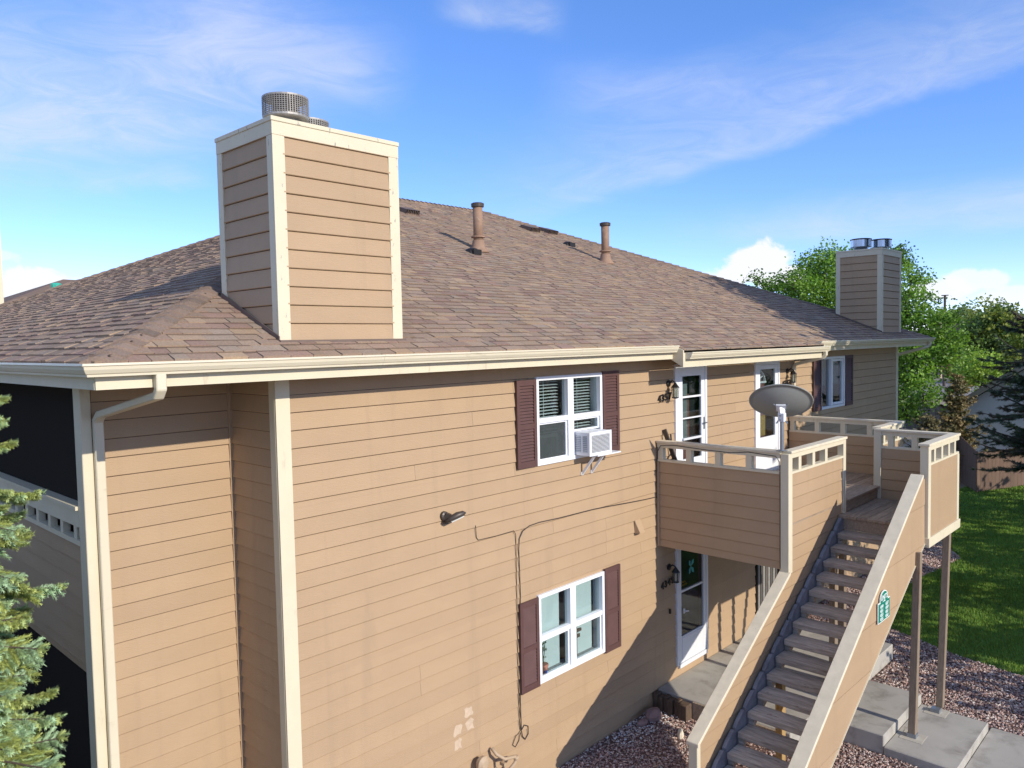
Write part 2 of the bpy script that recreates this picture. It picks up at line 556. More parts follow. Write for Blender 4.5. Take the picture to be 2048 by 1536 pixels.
def lap(parent, poly, org, ud, nd, m=None, holes=(), expo=0.18, joints=(), zref=LAPZ, depth=0.019, name='siding_board', gap=0.0012, groove=0.006):
    """lap siding over a polygon in (u,z): one board object per course and run"""
    m = m or SIDING
    U = Vector(ud); N = Vector(nd); O = Vector(org)
    zs = [p[1] for p in poly]; zmin, zmax = min(zs), max(zs)
    k = math.floor((zmin - zref) / expo)
    course = 0
    while zref + k * expo < zmax - 1e-4:
        c0, c1 = zref + k * expo, zref + (k + 1) * expo
        k += 1; course += 1
        zl, zh = max(c0, zmin), min(c1, zmax)
        if zh - zl < 0.004: continue
        cuts = {zl, zh}
        for (u0, u1, h0, h1) in holes:
            for h in (h0, h1):
                if zl + 0.004 < h < zh - 0.004: cuts.add(h)
        cuts = sorted(cuts)
        for a, b in zip(cuts[:-1], cuts[1:]):
            mid = (a + b) / 2
            if abs(b - c1) < 1e-6 and b < zmax - 0.01: b -= groove
            strip = clip_poly(clip_poly(list(poly), 0, 1, b), 0, -1, -a)
            if len(strip) < 3: continue
            us = [p[0] for p in strip]; ulo, uhi = min(us), max(us)
            runs = [(ulo, uhi)]
            for (u0, u1, h0, h1) in holes:
                if h0 < mid < h1:
                    nr = []
                    for r0, r1 in runs:
                        if u1 <= r0 or u0 >= r1: nr.append((r0, r1)); continue
                        if u0 > r0: nr.append((r0, u0))
                        if u1 < r1: nr.append((u1, r1))
                    runs = nr
            js = joints(course) if callable(joints) else joints
            for j in js:
                nr = []
                for r0, r1 in runs:
                    if r0 + 0.15 < j < r1 - 0.15: nr += [(r0, j - gap), (j + gap, r1)]
                    else: nr.append((r0, r1))
                runs = nr
            for r0, r1 in runs:
                pc = clip_poly(clip_poly(strip, 1, 0, r1), -1, 0, -r0)
                if len(pc) < 3 or r1 - r0 < 0.01: continue
                # outward face tilts: thick at the course bottom, with a small worn chamfer on the drip edge
                full = lambda z: depth * (1 - (z - c0) / expo) + 0.003
                b_ = MB()
                ch = 0.0065
                parts_ = [(pc, full)]
                if abs(a - c0) < 1e-6 and b - a > 0.03:
                    low_, top_ = clip_poly(pc, 0, 1, a + ch), clip_poly(pc, 0, -1, -(a + ch))
                    parts_ = [(q, f) for q, f in ((low_, lambda z: full(z) - 0.0075 * (1 - min(1, (z - a) / ch))), (top_, full)) if len(q) > 2]
                nn = U.cross(Vector((0, 0, 1)))
                for q, tr in parts_:
                    front = [O + U * u + N * tr(z) + Vector((0, 0, z)) for u, z in q]
                    back = [O + U * u + Vector((0, 0, z)) for u, z in q]
                    n = len(q)
                    ar = sum(q[i][0] * q[(i + 1) % n][1] - q[(i + 1) % n][0] * q[i][1] for i in range(n))
                    flip = (ar > 0) != (nn.dot(N) > 0)
                    fs = [tuple(range(n)), tuple(reversed(range(n, 2 * n)))] + [(i, i + n, (i + 1) % n + n, (i + 1) % n) for i in range(n)
                          if not (len(parts_) > 1 and abs(q[i][1] - a - ch) < 1e-5 and abs(q[(i + 1) % n][1] - a - ch) < 1e-5)]
                    if flip: fs = [tuple(reversed(f)) for f in fs]
                    b_.add(front + back, fs)
                b_.build(name, m, parent)


# ================================================================== GROUND AND SETTING
GZ = -0.45


def sheet(name, poly, z, m, label=None, thick=0.0):
    b = MB()
    if thick: b.prism([(x, y, z - thick) for x, y in poly], (0, 0, thick))
    else: b.add([(x, y, z) for x, y in poly], [tuple(range(len(poly)))])
    o = b.build(name, m)
    o['kind'] = 'structure'
    return o


sheet('ground', [(-700, -700), (1500, -700), (1500, 1000), (-700, 1000)], GZ - 0.02, GROUND)
lawn_poly = [(12.6, -1.55), (11.95, -3.0), (11.4, -5.2), (12.5, -14), (34, -14), (33.5, 0.6), (28, 1.2), (20.2, -0.75), (18.9, -1.45), (15.9, -1.1)]
sheet('lawn', lawn_poly, GZ - 0.008, LAWN)
sheet('gravel_bed', [(-8, -9), (11.6, -9), (11.4, -5.2), (11.95, -3.0), (12.6, -1.55), (15.9, -1.1), (18.9, -1.45), (20.2, -0.75), (20.2, 0.05), (-1.4, 0.05), (-1.4, 0.97), (-8, 0.97)], GZ - 0.012, GRAVB)
sheet('parking_lot', [(75, -30), (170, -60), (170, 60), (75, 40)], GZ - 0.01, ASPH)


def slab(name, x0, x1, y0, y1, top, h=0.5):
    b = MB(); b.box(x0, x1, y0, y1, top - h, top)
    o = b.build(name, CONC, bevel=0.012); o['kind'] = 'structure'; return o


slab('porch_slab', 6.62, 11.0, -2.25, -0.021, -0.18)
slab('walkway_upper_step', 7.44, 9.18, -3.25, -2.253, -0.181)
slab('walkway_lower_step', 7.42, 9.16, -4.18, -3.253, -0.33)
slab('walkway', 7.4, 9.3, -12.0, -4.183, -0.446, 0.3)


def in_poly(x, y, poly):
    r = False
    for i in range(len(poly)):
        x0, y0 = poly[i]; x1, y1 = poly[(i + 1) % len(poly)]
        if (y0 > y) != (y1 > y) and x < (x1 - x0) * (y - y0) / (y1 - y0) + x0: r = not r
    return r


# --- gravel: real stones
def gravel(name, regions, n, seed):
    R = random.Random(seed)
    b = MB()
    pal = [(0.34, 0.21, 0.165), (0.40, 0.265, 0.21), (0.28, 0.18, 0.155), (0.48, 0.35, 0.28), (0.23, 0.165, 0.15), (0.55, 0.47, 0.40), (0.38, 0.31, 0.275)]
    octf = [(0, 2, 4), (2, 1, 4), (1, 3, 4), (3, 0, 4), (2, 0, 5), (1, 2, 5), (3, 1, 5), (0, 3, 5)]
    cnt = 0
    while cnt < n:
        (x0, x1, y0, y1, w) = R.choice(regions)
        x, y = R.uniform(x0, x1), R.uniform(y0, y1)
        if 6.55 < x < 11.05 and -2.3 < y < 0: 
            continue
        if 7.4 < x < 9.2 and y < -2.25: continue
        if 7.4 < x < 9.31 and y < -4.1: continue
        if in_poly(x, y, lawn_poly): continue
        s = R.uniform(0.010, 0.023) * w
        g_ = R.uniform(0.8, 1.6); b.col = tuple(c * g_ for c in R.choice(pal))
        if -0.45 < y < -0.03 and 5.2 < x < 6.45 and R.random() < 0.35: b.col = (0.75, 0.74, 0.72)
        a = R.uniform(0, 6.28); ca, sa = math.cos(a), math.sin(a)
        rx, ry, rz = s * R.uniform(0.8, 1.5), s * R.uniform(0.6, 1.0), s * R.uniform(0.5, 0.9)
        z = GZ + R.uniform(-0.01, 0.012)
        tl = R.uniform(-0.5, 0.5)
        pts = []
        for dx, dy, dz in ((1, 0, 0), (-1, 0, 0), (0, 1, 0), (0, -1, 0), (0, 0, 1), (0, 0, -1)):
            j = R.uniform(0.75, 1.2)
            dx, dy, dz = dx * rx * j, dy * ry * j, dz * rz * j + dx * rx * tl * 0.5
            pts.append((x + dx * ca - dy * sa, y + dx * sa + dy * ca, z + dz))
        b.add(pts, octf)
        cnt += 1
    o = b.build(name, STONE)
    o['kind'] = 'stuff'
    return o


gravel('gravel', [(3.3, 6.6, -1.6, -0.02, 1.0), (3.3, 7.6, -3.6, -1.4, 1.0), (3.0, 7.6, -4.2, -2.5, 1.0)], 19000, 3)
gravel('gravel', [(9.3, 13.0, -4.4, 0.0, 1.25), (9.3, 12.6, -5.4, -2.3, 1.25), (11.0, 12.9, -2.4, 0.0, 1.25), (12.5, 20.2, -1.7, -0.1, 1.7)], 20000, 4)


# --- grass
def grass():
    R = random.Random(5)
    b = MB()
    def blades(x0, x1, y0, y1, n, h, w):
        c = 0
        while c < n:
            x, y = R.uniform(x0, x1), R.uniform(y0, y1)
            c += 1
            if not in_poly(x, y, lawn_poly): continue
            g = R.uniform(0.75, 1.25); yl = R.uniform(0, 0.5)
            b.col = (0.15 * g * (1 + yl), 0.30 * g, 0.045 * g)
            hh = h * R.uniform(0.6, 1.2); a = R.uniform(0, 6.28)
            dx, dy = math.cos(a) * w, math.sin(a) * w
            lx, ly = R.uniform(-0.6, 0.6) * hh, R.uniform(-0.6, 0.6) * hh
            b.add([(x - dx, y - dy, GZ - 0.01), (x + dx, y + dy, GZ - 0.01), (x + lx, y + ly, GZ + hh)], [(0, 1, 2)])
    blades(11, 17, -5, 0, 70000, 0.05, 0.006)
    blades(16, 24, -5, 1, 60000, 0.055, 0.010)
    blades(23, 34, -6, 2, 50000, 0.06, 0.016)
    o = b.build('grass', GRASS)
    o['kind'] = 'stuff'


grass()

# ================================================================== THE BUILDING
BLD = thing('apartment_building', 'two storey tan lap sided apartment block with brown hip roof, cream trim and two chimneys', 'building', (8.5, 5.0, GZ))
XL, YL, XR, YB = -1.45, 0.95, 18.34, 16.5
HOLES = [(3.79, 5.18, 3.87, 5.01), (3.76, 5.17, 0.90, 2.06), (7.24, 8.18, 0.0, 2.12), (7.24, 8.18, 2.80, 5.05), (10.10, 11.05, 0.0, 2.12), (10.10, 11.05, 2.80, 5.0), (13.2, 14.55, 3.89, 5.01)]


def plane_with_holes(b, x0, x1, z0, z1, holes, y):
    xs = sorted({x0, x1} | {h for q in holes for h in q[:2]})
    zs = sorted({z0, z1} | {h for q in holes for h in q[2:]})
    for xa, xb in zip(xs[:-1], xs[1:]):
        for za, zb in zip(zs[:-1], zs[1:]):
            cx, cz = (xa + xb) / 2, (za + zb) / 2
            if any(q[0] < cx < q[1] and q[2] < cz < q[3] for q in holes): continue
            b.add([(xa, y, za), (xb, y, za), (xb, y, zb), (xa, y, zb)], [(0, 1, 2, 3)])


# front wall
b = MB()
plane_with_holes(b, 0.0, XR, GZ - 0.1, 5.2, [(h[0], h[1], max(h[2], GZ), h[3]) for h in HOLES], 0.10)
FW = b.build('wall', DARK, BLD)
jr = random.Random(21)
jset = {}


def front_joints(c):
    if c not in jset:
        s = jr.choice((2.62, 1.7, 3.35, 5.3, 4.1))
        jset[c] = ((s,) if jr.random() < 0.8 else (6.2,)) + (jr.choice((8.8, 9.3, 9.7)), jr.uniform(15.3, 17.5))
    return jset[c]


lap(FW, [(0.131, GZ - 0.05), (XR - 0.131, GZ - 0.05), (XR - 0.131, 5.2), (0.131, 5.2)], (0, 0, 0), (1, 0, 0), (0, -1, 0), holes=HOLES, joints=front_joints)
# return wall beside the left bay, and the left bay itself
b = MB(); b.add([(0.02, 0.1, GZ), (0.02, YL + 0.1, GZ), (0.02, YL + 0.1, 5.2), (0.02, 0.1, 5.2)], [(0, 1, 2, 3)])
RW = b.build('wall', DARK, BLD)
lap(RW, [(0.10, GZ - 0.05), (YL - 0.003, GZ - 0.05), (YL - 0.003, 5.2), (0.10, 5.2)], (0, 0, 0), (0, 1, 0), (-1, 0, 0))
b = MB(); b.add([(XL, YL + 0.02, GZ), (0.02, YL + 0.02, GZ), (0.02, YL + 0.02, 5.2), (XL, YL + 0.02, 5.2)], [(0, 1, 2, 3)])
LW = b.build('wall', DARK, BLD)
lap(LW, [(-1.375, GZ - 0.05), (-0.003, GZ - 0.05), (-0.003, 5.2), (-1.375, 5.2)], (0, YL, 0), (1, 0, 0), (0, -1, 0), zref=5.2 - 0.005)
box('corner_trim', SIDING, LW, -0.046, -0.0005, YL - 0.030, YL - 0.0005, GZ, 5.19)
# plain unseen sides
b = MB()
b.box(XR - 0.12, XR, 0.12, YB, GZ, 5.2); b.box(XL + 1.45, XR - 0.12, YB - 0.12, YB, GZ, 5.2); b.box(XL, XL + 0.12, 5.6, YB, GZ, 5.2)
b.box(0.3, 0.42, 1.2, 5.6, GZ, 5.2); b.box(XL + 0.12, 0.3, 5.4, 5.52, GZ, 5.2)
b.build('wall', SIDING, BLD)
# corner boards
b = MB(); b.box(-0.024, 0.131, -0.026, -0.0005, GZ, 5.2); b.box(-0.026, -0.0005, 0.0, 0.10, GZ, 5.2)
b.build('corner_board', TRIM, BLD)
b = MB(); b.box(XR - 0.131, XR + 0.024, -0.026, -0.0005, GZ, 5.2); b.box(XR + 0.0005, XR + 0.026, 0.0, 0.12, GZ, 5.2)
b.build('corner_board', TRIM, BLD)

# ---- balcony on the left side
box('balcony_post', TRIM, BLD, -1.475, -1.38, YL - 0.022, 1.115, GZ, 5.2, 0.006)
box('balcony_post', TRIM, BLD, -1.475, -1.38, 5.3, 5.46, GZ, 5.2, 0.006)
BR = MB(); BR.box(-1.50, -1.36, 1.116, 5.299, 3.985, 4.022); BR.box(-1.475, -1.40, 1.116, 5.299, 3.82, 3.9845)
BR = BR.build('balcony_rail', TRIM, BLD)
box('rail', TRIM, BR, -1.475, -1.39, 1.117, 5.298, 3.64, 3.69)
for i in range(11):
    y = 1.22 + 0.402 * i
    if y < 5.2: box('spindle', TRIM, BR, -1.465, -1.40, y, y + 0.085, 3.6905, 3.8195)
BP = MB(); BP.box(-1.43, -1.39, 1.116, 5.299, 2.36, 3.639)
BP = BP.build('balcony_panel', SIDING, BLD)
lap(BP, [(1.117, 2.45), (5.298, 2.45), (5.298, 3.639), (1.117, 3.639)], (-1.432, 0, 0), (0, 1, 0), (-1, 0, 0), zref=3.64)
box('balcony_floor', SOFFIT, BLD, -1.38, 0.3, 1.0, 5.4, 2.36, 2.5)
box('bug_screen', BUGSCREEN, BLD, -1.384, -1.381, 1.117, 5.298, 4.024, 5.16)
box('bug_screen', BUGSCREEN, BLD, -1.384, -1.381, 1.117, 5.298, GZ, 2.358)

# ---- roof
SL = 5.0 / 12.0
TH = math.atan(SL)
RX0, RX1, RY0, RYR, RY1 = -1.78, 19.6, -0.45, 8.2, 16.85
ZE = 5.40
RXL, RXR = RX0 + (RYR - RY0), RX1 - (RYR - RY0)
ZR = ZE + SL * (RYR - RY0)
ROOF = MB()
d = 0.012
ROOF.add([(RX0, RY0, ZE - d), (RX1, RY0, ZE - d), (RX1, RY1, ZE - d), (RX0, RY1, ZE - d), (RXL, RYR, ZR - d), (RXR, RYR, ZR - d)],
         [(0, 1, 5, 4), (1, 2, 5), (2, 3, 4, 5), (3, 0, 4)])
ROOF.add([(6.5, RY0, ZE - d), (6.5, -0.63, ZE - d - 0.18 * SL), (11.85, -0.63, ZE - d - 0.18 * SL), (11.85, RY0, ZE - d)], [(0, 1, 2, 3)])
ROOF = ROOF.build('roof', ROOFDECK, BLD)
PAL = [((0.335, 0.240, 0.170), 6), ((0.375, 0.270, 0.180), 3), ((0.305, 0.240, 0.182), 3), ((0.285, 0.185, 0.145), 3), ((0.41, 0.288, 0.180), 2), ((0.292, 0.212, 0.155), 3), ((0.33, 0.228, 0.168), 3)]
PALX = [tuple(1.0 * (m + 0.72 * (x - m)) for x, m in zip(c, (0.325, 0.230, 0.165))) for c, w in PAL for _ in range(w)]
SR = random.Random(77)
tabs = []   # (distance, verts, faces, colour)


def tab(poly, conv, th, col):
    """poly in (u,v) on the slope -> slab with a raised lower edge"""
    if len(poly) < 3: return
    vs = [p[1] for p in poly]; v0, v1 = min(vs), max(vs)
    top = [conv(u, v, 0.003 + th * (1 - (v - v0) / max(v1 - v0, 0.05) * 0.9)) for u, v in poly]
    bot = [conv(u, v, -0.004) for u, v in poly]
    n = len(poly)
    fs = [tuple(range(n))] + [(i, i + n, (i + 1) % n + n, (i + 1) % n) for i in range(n)]
    c = sum((Vector(p) for p in top), Vector()) / n
    tabs.append(((c - CAM).length, top + bot, fs, col))
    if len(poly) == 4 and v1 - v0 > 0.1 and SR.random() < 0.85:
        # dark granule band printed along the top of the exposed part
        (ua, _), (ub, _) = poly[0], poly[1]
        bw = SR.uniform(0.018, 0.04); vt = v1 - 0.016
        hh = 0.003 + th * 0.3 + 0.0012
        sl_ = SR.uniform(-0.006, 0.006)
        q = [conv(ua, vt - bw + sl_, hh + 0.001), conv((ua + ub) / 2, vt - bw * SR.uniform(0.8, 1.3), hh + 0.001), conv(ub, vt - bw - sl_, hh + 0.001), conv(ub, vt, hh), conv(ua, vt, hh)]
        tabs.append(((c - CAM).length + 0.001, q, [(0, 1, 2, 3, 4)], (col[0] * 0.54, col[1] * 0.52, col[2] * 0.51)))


def shingle_plane(conv, v_start, v_end, lim, expo=0.1455):
    v = v_start; k = 0
    while v < v_end:
        ve = min(v + expo, v_end)
        (u0, u1), (w0, w1) = lim(v), lim(ve)
        lo, hi = min(u0, w0), max(u1, w1)
        u = lo - SR.uniform(0, 0.3)
        while u < hi:
            wd = SR.choice((0.14, 0.18, 0.21, 0.24, 0.28, 0.31))
            thick = SR.choice((0.006, 0.013, 0.017))
            g = SR.uniform(0.88, 1.1)
            col = SR.choice(PALX); col = (col[0] * g, col[1] * g, col[2] * g)
            low = v - SR.uniform(-0.004, 0.006)
            pl = [(u + 0.003, low), (u + wd - 0.003, low), (u + wd - 0.003, ve + 0.02), (u + 0.003, ve + 0.02)]
            # clip to the slope outline
            if u < max(u0, w0) + 0.4:
                a = (w0 - u0) / (ve - v)
                pl = clip_poly(pl, -1, a, -u0 + a * v)
            if u + wd > min(u1, w1) - 0.4 and len(pl) > 2:
                a = (w1 - u1) / (ve - v)
                pl = clip_poly(pl, 1, -a, u1 - a * v)
            tab(pl, conv, thick, col)
            u += wd
        v = ve; k += 1


cT, sT = math.cos(TH), math.sin(TH)


def conv_front(u, v, h):
    return Vector((u, RY0 + v * cT - h * sT, ZE + v * sT + h * cT))


def conv_left(u, v, h):
    return Vector((RX0 + v * cT - h * sT, u, ZE + v * sT + h * cT))


VR = (RYR - RY0) / cT
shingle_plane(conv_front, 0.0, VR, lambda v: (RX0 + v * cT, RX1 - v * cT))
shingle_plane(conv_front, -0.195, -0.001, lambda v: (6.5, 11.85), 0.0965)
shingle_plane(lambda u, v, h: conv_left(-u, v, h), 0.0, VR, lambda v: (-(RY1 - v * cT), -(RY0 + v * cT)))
tabs.sort(key=lambda t: t[0])
stuff = MB(); nown = 0


def hidden(t):
    c = sum((Vector(p) for p in t[1]), Vector()) / len(t[1])
    r = c - CAM; z = r.dot(CW)
    if z < 0.5: return True
    px, py = 1024 + FOC * r.dot(CR) / z, 768 - FOC * r.dot(CU) / z
    if not (0 < px < 2048): return True
    return -0.05 < c.x < 1.52 and c.y > -0.08 and c.y < 3.0


i_ = 0
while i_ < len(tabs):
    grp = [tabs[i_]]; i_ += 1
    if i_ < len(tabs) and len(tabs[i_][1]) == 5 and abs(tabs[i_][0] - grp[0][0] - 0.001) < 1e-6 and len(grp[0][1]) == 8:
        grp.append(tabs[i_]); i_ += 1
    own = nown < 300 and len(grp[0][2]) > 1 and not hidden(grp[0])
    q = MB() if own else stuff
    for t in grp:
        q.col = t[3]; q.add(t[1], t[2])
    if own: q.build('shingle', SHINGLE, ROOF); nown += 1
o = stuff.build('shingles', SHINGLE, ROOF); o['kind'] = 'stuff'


def caps(a, b, nl, nr, n, w=0.15):
    """folded cap shingles laid along a hip or ridge from a up to b; nl,nr are unit vectors down each side"""
    a, b = Vector(a), Vector(b)
    dirv = (b - a).normalized(); up = Vector((0, 0, 1))
    L = (b - a).length; st = L / n
    for i in range(n):
        g = SR.uniform(0.85, 1.1); c = SR.choice(((0.255, 0.186, 0.142), (0.225, 0.17, 0.132), (0.29, 0.208, 0.155)))
        q = MB(); q.col = tuple(x * g for x in c)
        p0 = a + dirv * (st * i - 0.01); p1 = a + dirv * (st * (i + 1) + 0.03)
        h0, h1 = up * 0.062, up * 0.036
        w0 = w + SR.uniform(-0.006, 0.006)
        pts = [p0 + nl * w0 + up * 0.050, p0 + nl * 0.03 + h0 * 0.98, p0 + nr * 0.03 + h0 * 0.98, p0 + nr * w0 + up * 0.050,
               p1 + nl * w0 + up * 0.024, p1 + nl * 0.03 + h1 * 0.98, p1 + nr * 0.03 + h1 * 0.98, p1 + nr * w0 + up * 0.024]
        low = [p - up * 0.048 for p in pts[:4]]
        q.add(pts + low, [(0, 1, 5, 4), (1, 2, 6, 5), (2, 3, 7, 6), (0, 8, 9, 1), (1, 9, 10, 2), (2, 10, 11, 3), (0, 4, 8), (3, 11, 7)])
        q.build('ridge_cap', SHINGLE, ROOF)


hipd = Vector((1, 1, SL)).normalized()
side_f = Vector((1, -1, 0)).normalized()


def hipsides(dx, dy):
    """directions lying in the two slopes, square to a hip that runs inward along (dx,dy)"""
    h = Vector((dx, dy, SL)).normalized()
    nf = Vector((0, -sT, cT)) ; ns = Vector((-sT * dx, 0, cT))
    l = nf.cross(h).normalized(); r = ns.cross(h).normalized()
    if l.y > 0: l = -l
    if r.x * dx > 0: r = -r
    return l, r


l_, r_ = hipsides(1, 1)
caps((RX0 + 0.03, RY0 + 0.03, ZE), (RXL, RYR, ZR), r_, l_, 86)
l_, r_ = hipsides(-1, 1)
caps((RX1 - 0.03, RY0 + 0.03, ZE), (RXR, RYR, ZR), l_, r_, 60)
caps((RXL, RYR, ZR), (RXR, RYR, ZR), Vector((0, cT, -sT)), Vector((0, -cT, -sT)), 28)
caps((RX0 + 0.03, RY1 - 0.03, ZE), (RXL, RYR, ZR), Vector((-cT, -0.2, -sT)).normalized(), Vector((0.2, cT, -sT)).normalized(), 60)

# soffit, fascia, gutters
b = MB()
b.box(RX0 + 0.06, RX1 - 0.06, RY0 + 0.05, 0.10, 5.195, 5.21); b.box(RX0 + 0.06, 0.1, 0.1005, RY1 - 0.05, 5.195, 5.21); b.box(XR - 0.1, RX1 - 0.06, 0.1005, RY1 - 0.05, 5.195, 5.21)
b.box(0.1, XR - 0.1, YB - 0.1, RY1 - 0.05, 5.195, 5.21)
b.build('soffit', SOFFIT, BLD)
box('soffit', SOFFIT, BLD, 6.53, 11.82, -0.58, -0.41, 5.075, 5.09)
box('fascia', TRIM, BLD, RX0, 6.499, RY0 - 0.0, RY0 + 0.03, 5.190, 5.375)
box('fascia', TRIM, BLD, 11.851, RX1, RY0, RY0 + 0.03, 5.190, 5.375)
box('fascia', TRIM, BLD, RX0 - 0.003, RX0 + 0.03, RY0 + 0.031, RY1, 5.190, 5.375)
box('fascia', TRIM, BLD, RX1 - 0.03, RX1 + 0.003, RY0 + 0.031, RY1, 5.190, 5.375)
box('fascia', TRIM, BLD, 6.5, 11.85, -0.63, -0.60, 5.065, 5.285)
for xx in (6.472, 11.852):
    b = MB(); b.prism([(xx, -0.632, 5.062), (xx, -0.415, 5.185), (xx, -0.415, 5.415), (xx, -0.632, 5.325)], (0.026, 0, 0))
    b.build('eave_end_board', TRIM, BLD)
GP = [(0.0, 0.0), (0.112, 0.0), (0.122, 0.004), (0.124, -0.014), (0.112, -0.020), (0.108, -0.045), (0.092, -0.075), (0.082, -0.082), (0.080, -0.100), (0.0, -0.100)]


def gutter_x(x0, x1, y, z, mitre0=0.0, mitre1=0.0):
    b = MB(); n = len(GP)
    A = [(x0 - dd * mitre0, y - dd, z + zz) for dd, zz in GP]
    B = [(x1 + dd * mitre1, y - dd, z + zz) for dd, zz in GP]
    b.add(A + B, [tuple(range(n)), tuple(range(2 * n - 1, n - 1, -1))] + [(i, i + n, (i + 1) % n + n, (i + 1) % n) for i in range(n)])
    return b.build('gutter', GUTTER, BLD)


gutter_x(RX0 - 0.002, 6.470, RY0 - 0.002, 5.395, 1.0)
gutter_x(11.90, RX1 + 0.003, RY0 - 0.002, 5.395, 0, 1.0)
gutter_x(6.54, 11.90, -0.632, 5.29)
b = MB(); n = len(GP)
A = [(RX0 - 0.005 - dd, RY0 - 0.004 - dd, 5.395 + zz) for dd, zz in GP]
B = [(RX0 - 0.005 - dd, RY1, 5.395 + zz) for dd, zz in GP]
b.add(A + B, [tuple(range(n - 1, -1, -1)), tuple(range(n, 2 * n))] + [((i + 1) % n, (i + 1) % n + n, i + n, i) for i in range(n)])
b.build('gutter', GUTTER, BLD)


for gx_, gy_, gz_ in ((0.9, RY0 - 0.002, 5.395), (4.1, RY0 - 0.002, 5.395), (8.9, -0.632, 5.29), (14.8, RY0 - 0.002, 5.395)):
    b = MB(); n = len(GP)
    A = [(gx_, gy_ - dd * 1.012 - 0.0015, gz_ + zz * 1.015 + 0.0008) for dd, zz in GP]
    b.add(A + [(p[0] + 0.05, p[1], p[2]) for p in A], [tuple(range(n)), tuple(range(2 * n - 1, n - 1, -1))] + [(i, i + n, (i + 1) % n + n, (i + 1) % n) for i in range(n)])
    b.build('gutter_joint', GUTTER, BLD)


def downspout(pts):
    b = MB()
    b.tube(pts, 0.04, flat=(0.085, 0.065))
    return b.build('downspout', GUTTER, BLD, bevel=0.008)


downspout([(-1.31, -0.50, 5.31), (-1.31, -0.50, 5.17), (-1.312, -0.46, 5.12), (-1.335, 0.82, 4.90), (-1.336, 0.895, 4.84), (-1.336, 0.898, 4.76), (-1.336, 0.898, GZ)])
downspout([(11.78, -0.69, 5.20), (11.78, -0.69, 5.12), (11.78, -0.65, 5.07), (11.72, -0.10, 4.93), (11.72, -0.06, 4.86), (11.72, -0.058, -0.17)])
downspout([(19.45, -0.50, 5.30), (19.45, -0.50, 5.20), (19.42, -0.46, 5.15), (18.48, 0.02, 4.96), (18.43, 0.04, 4.9), (18.43, 0.042, GZ)])


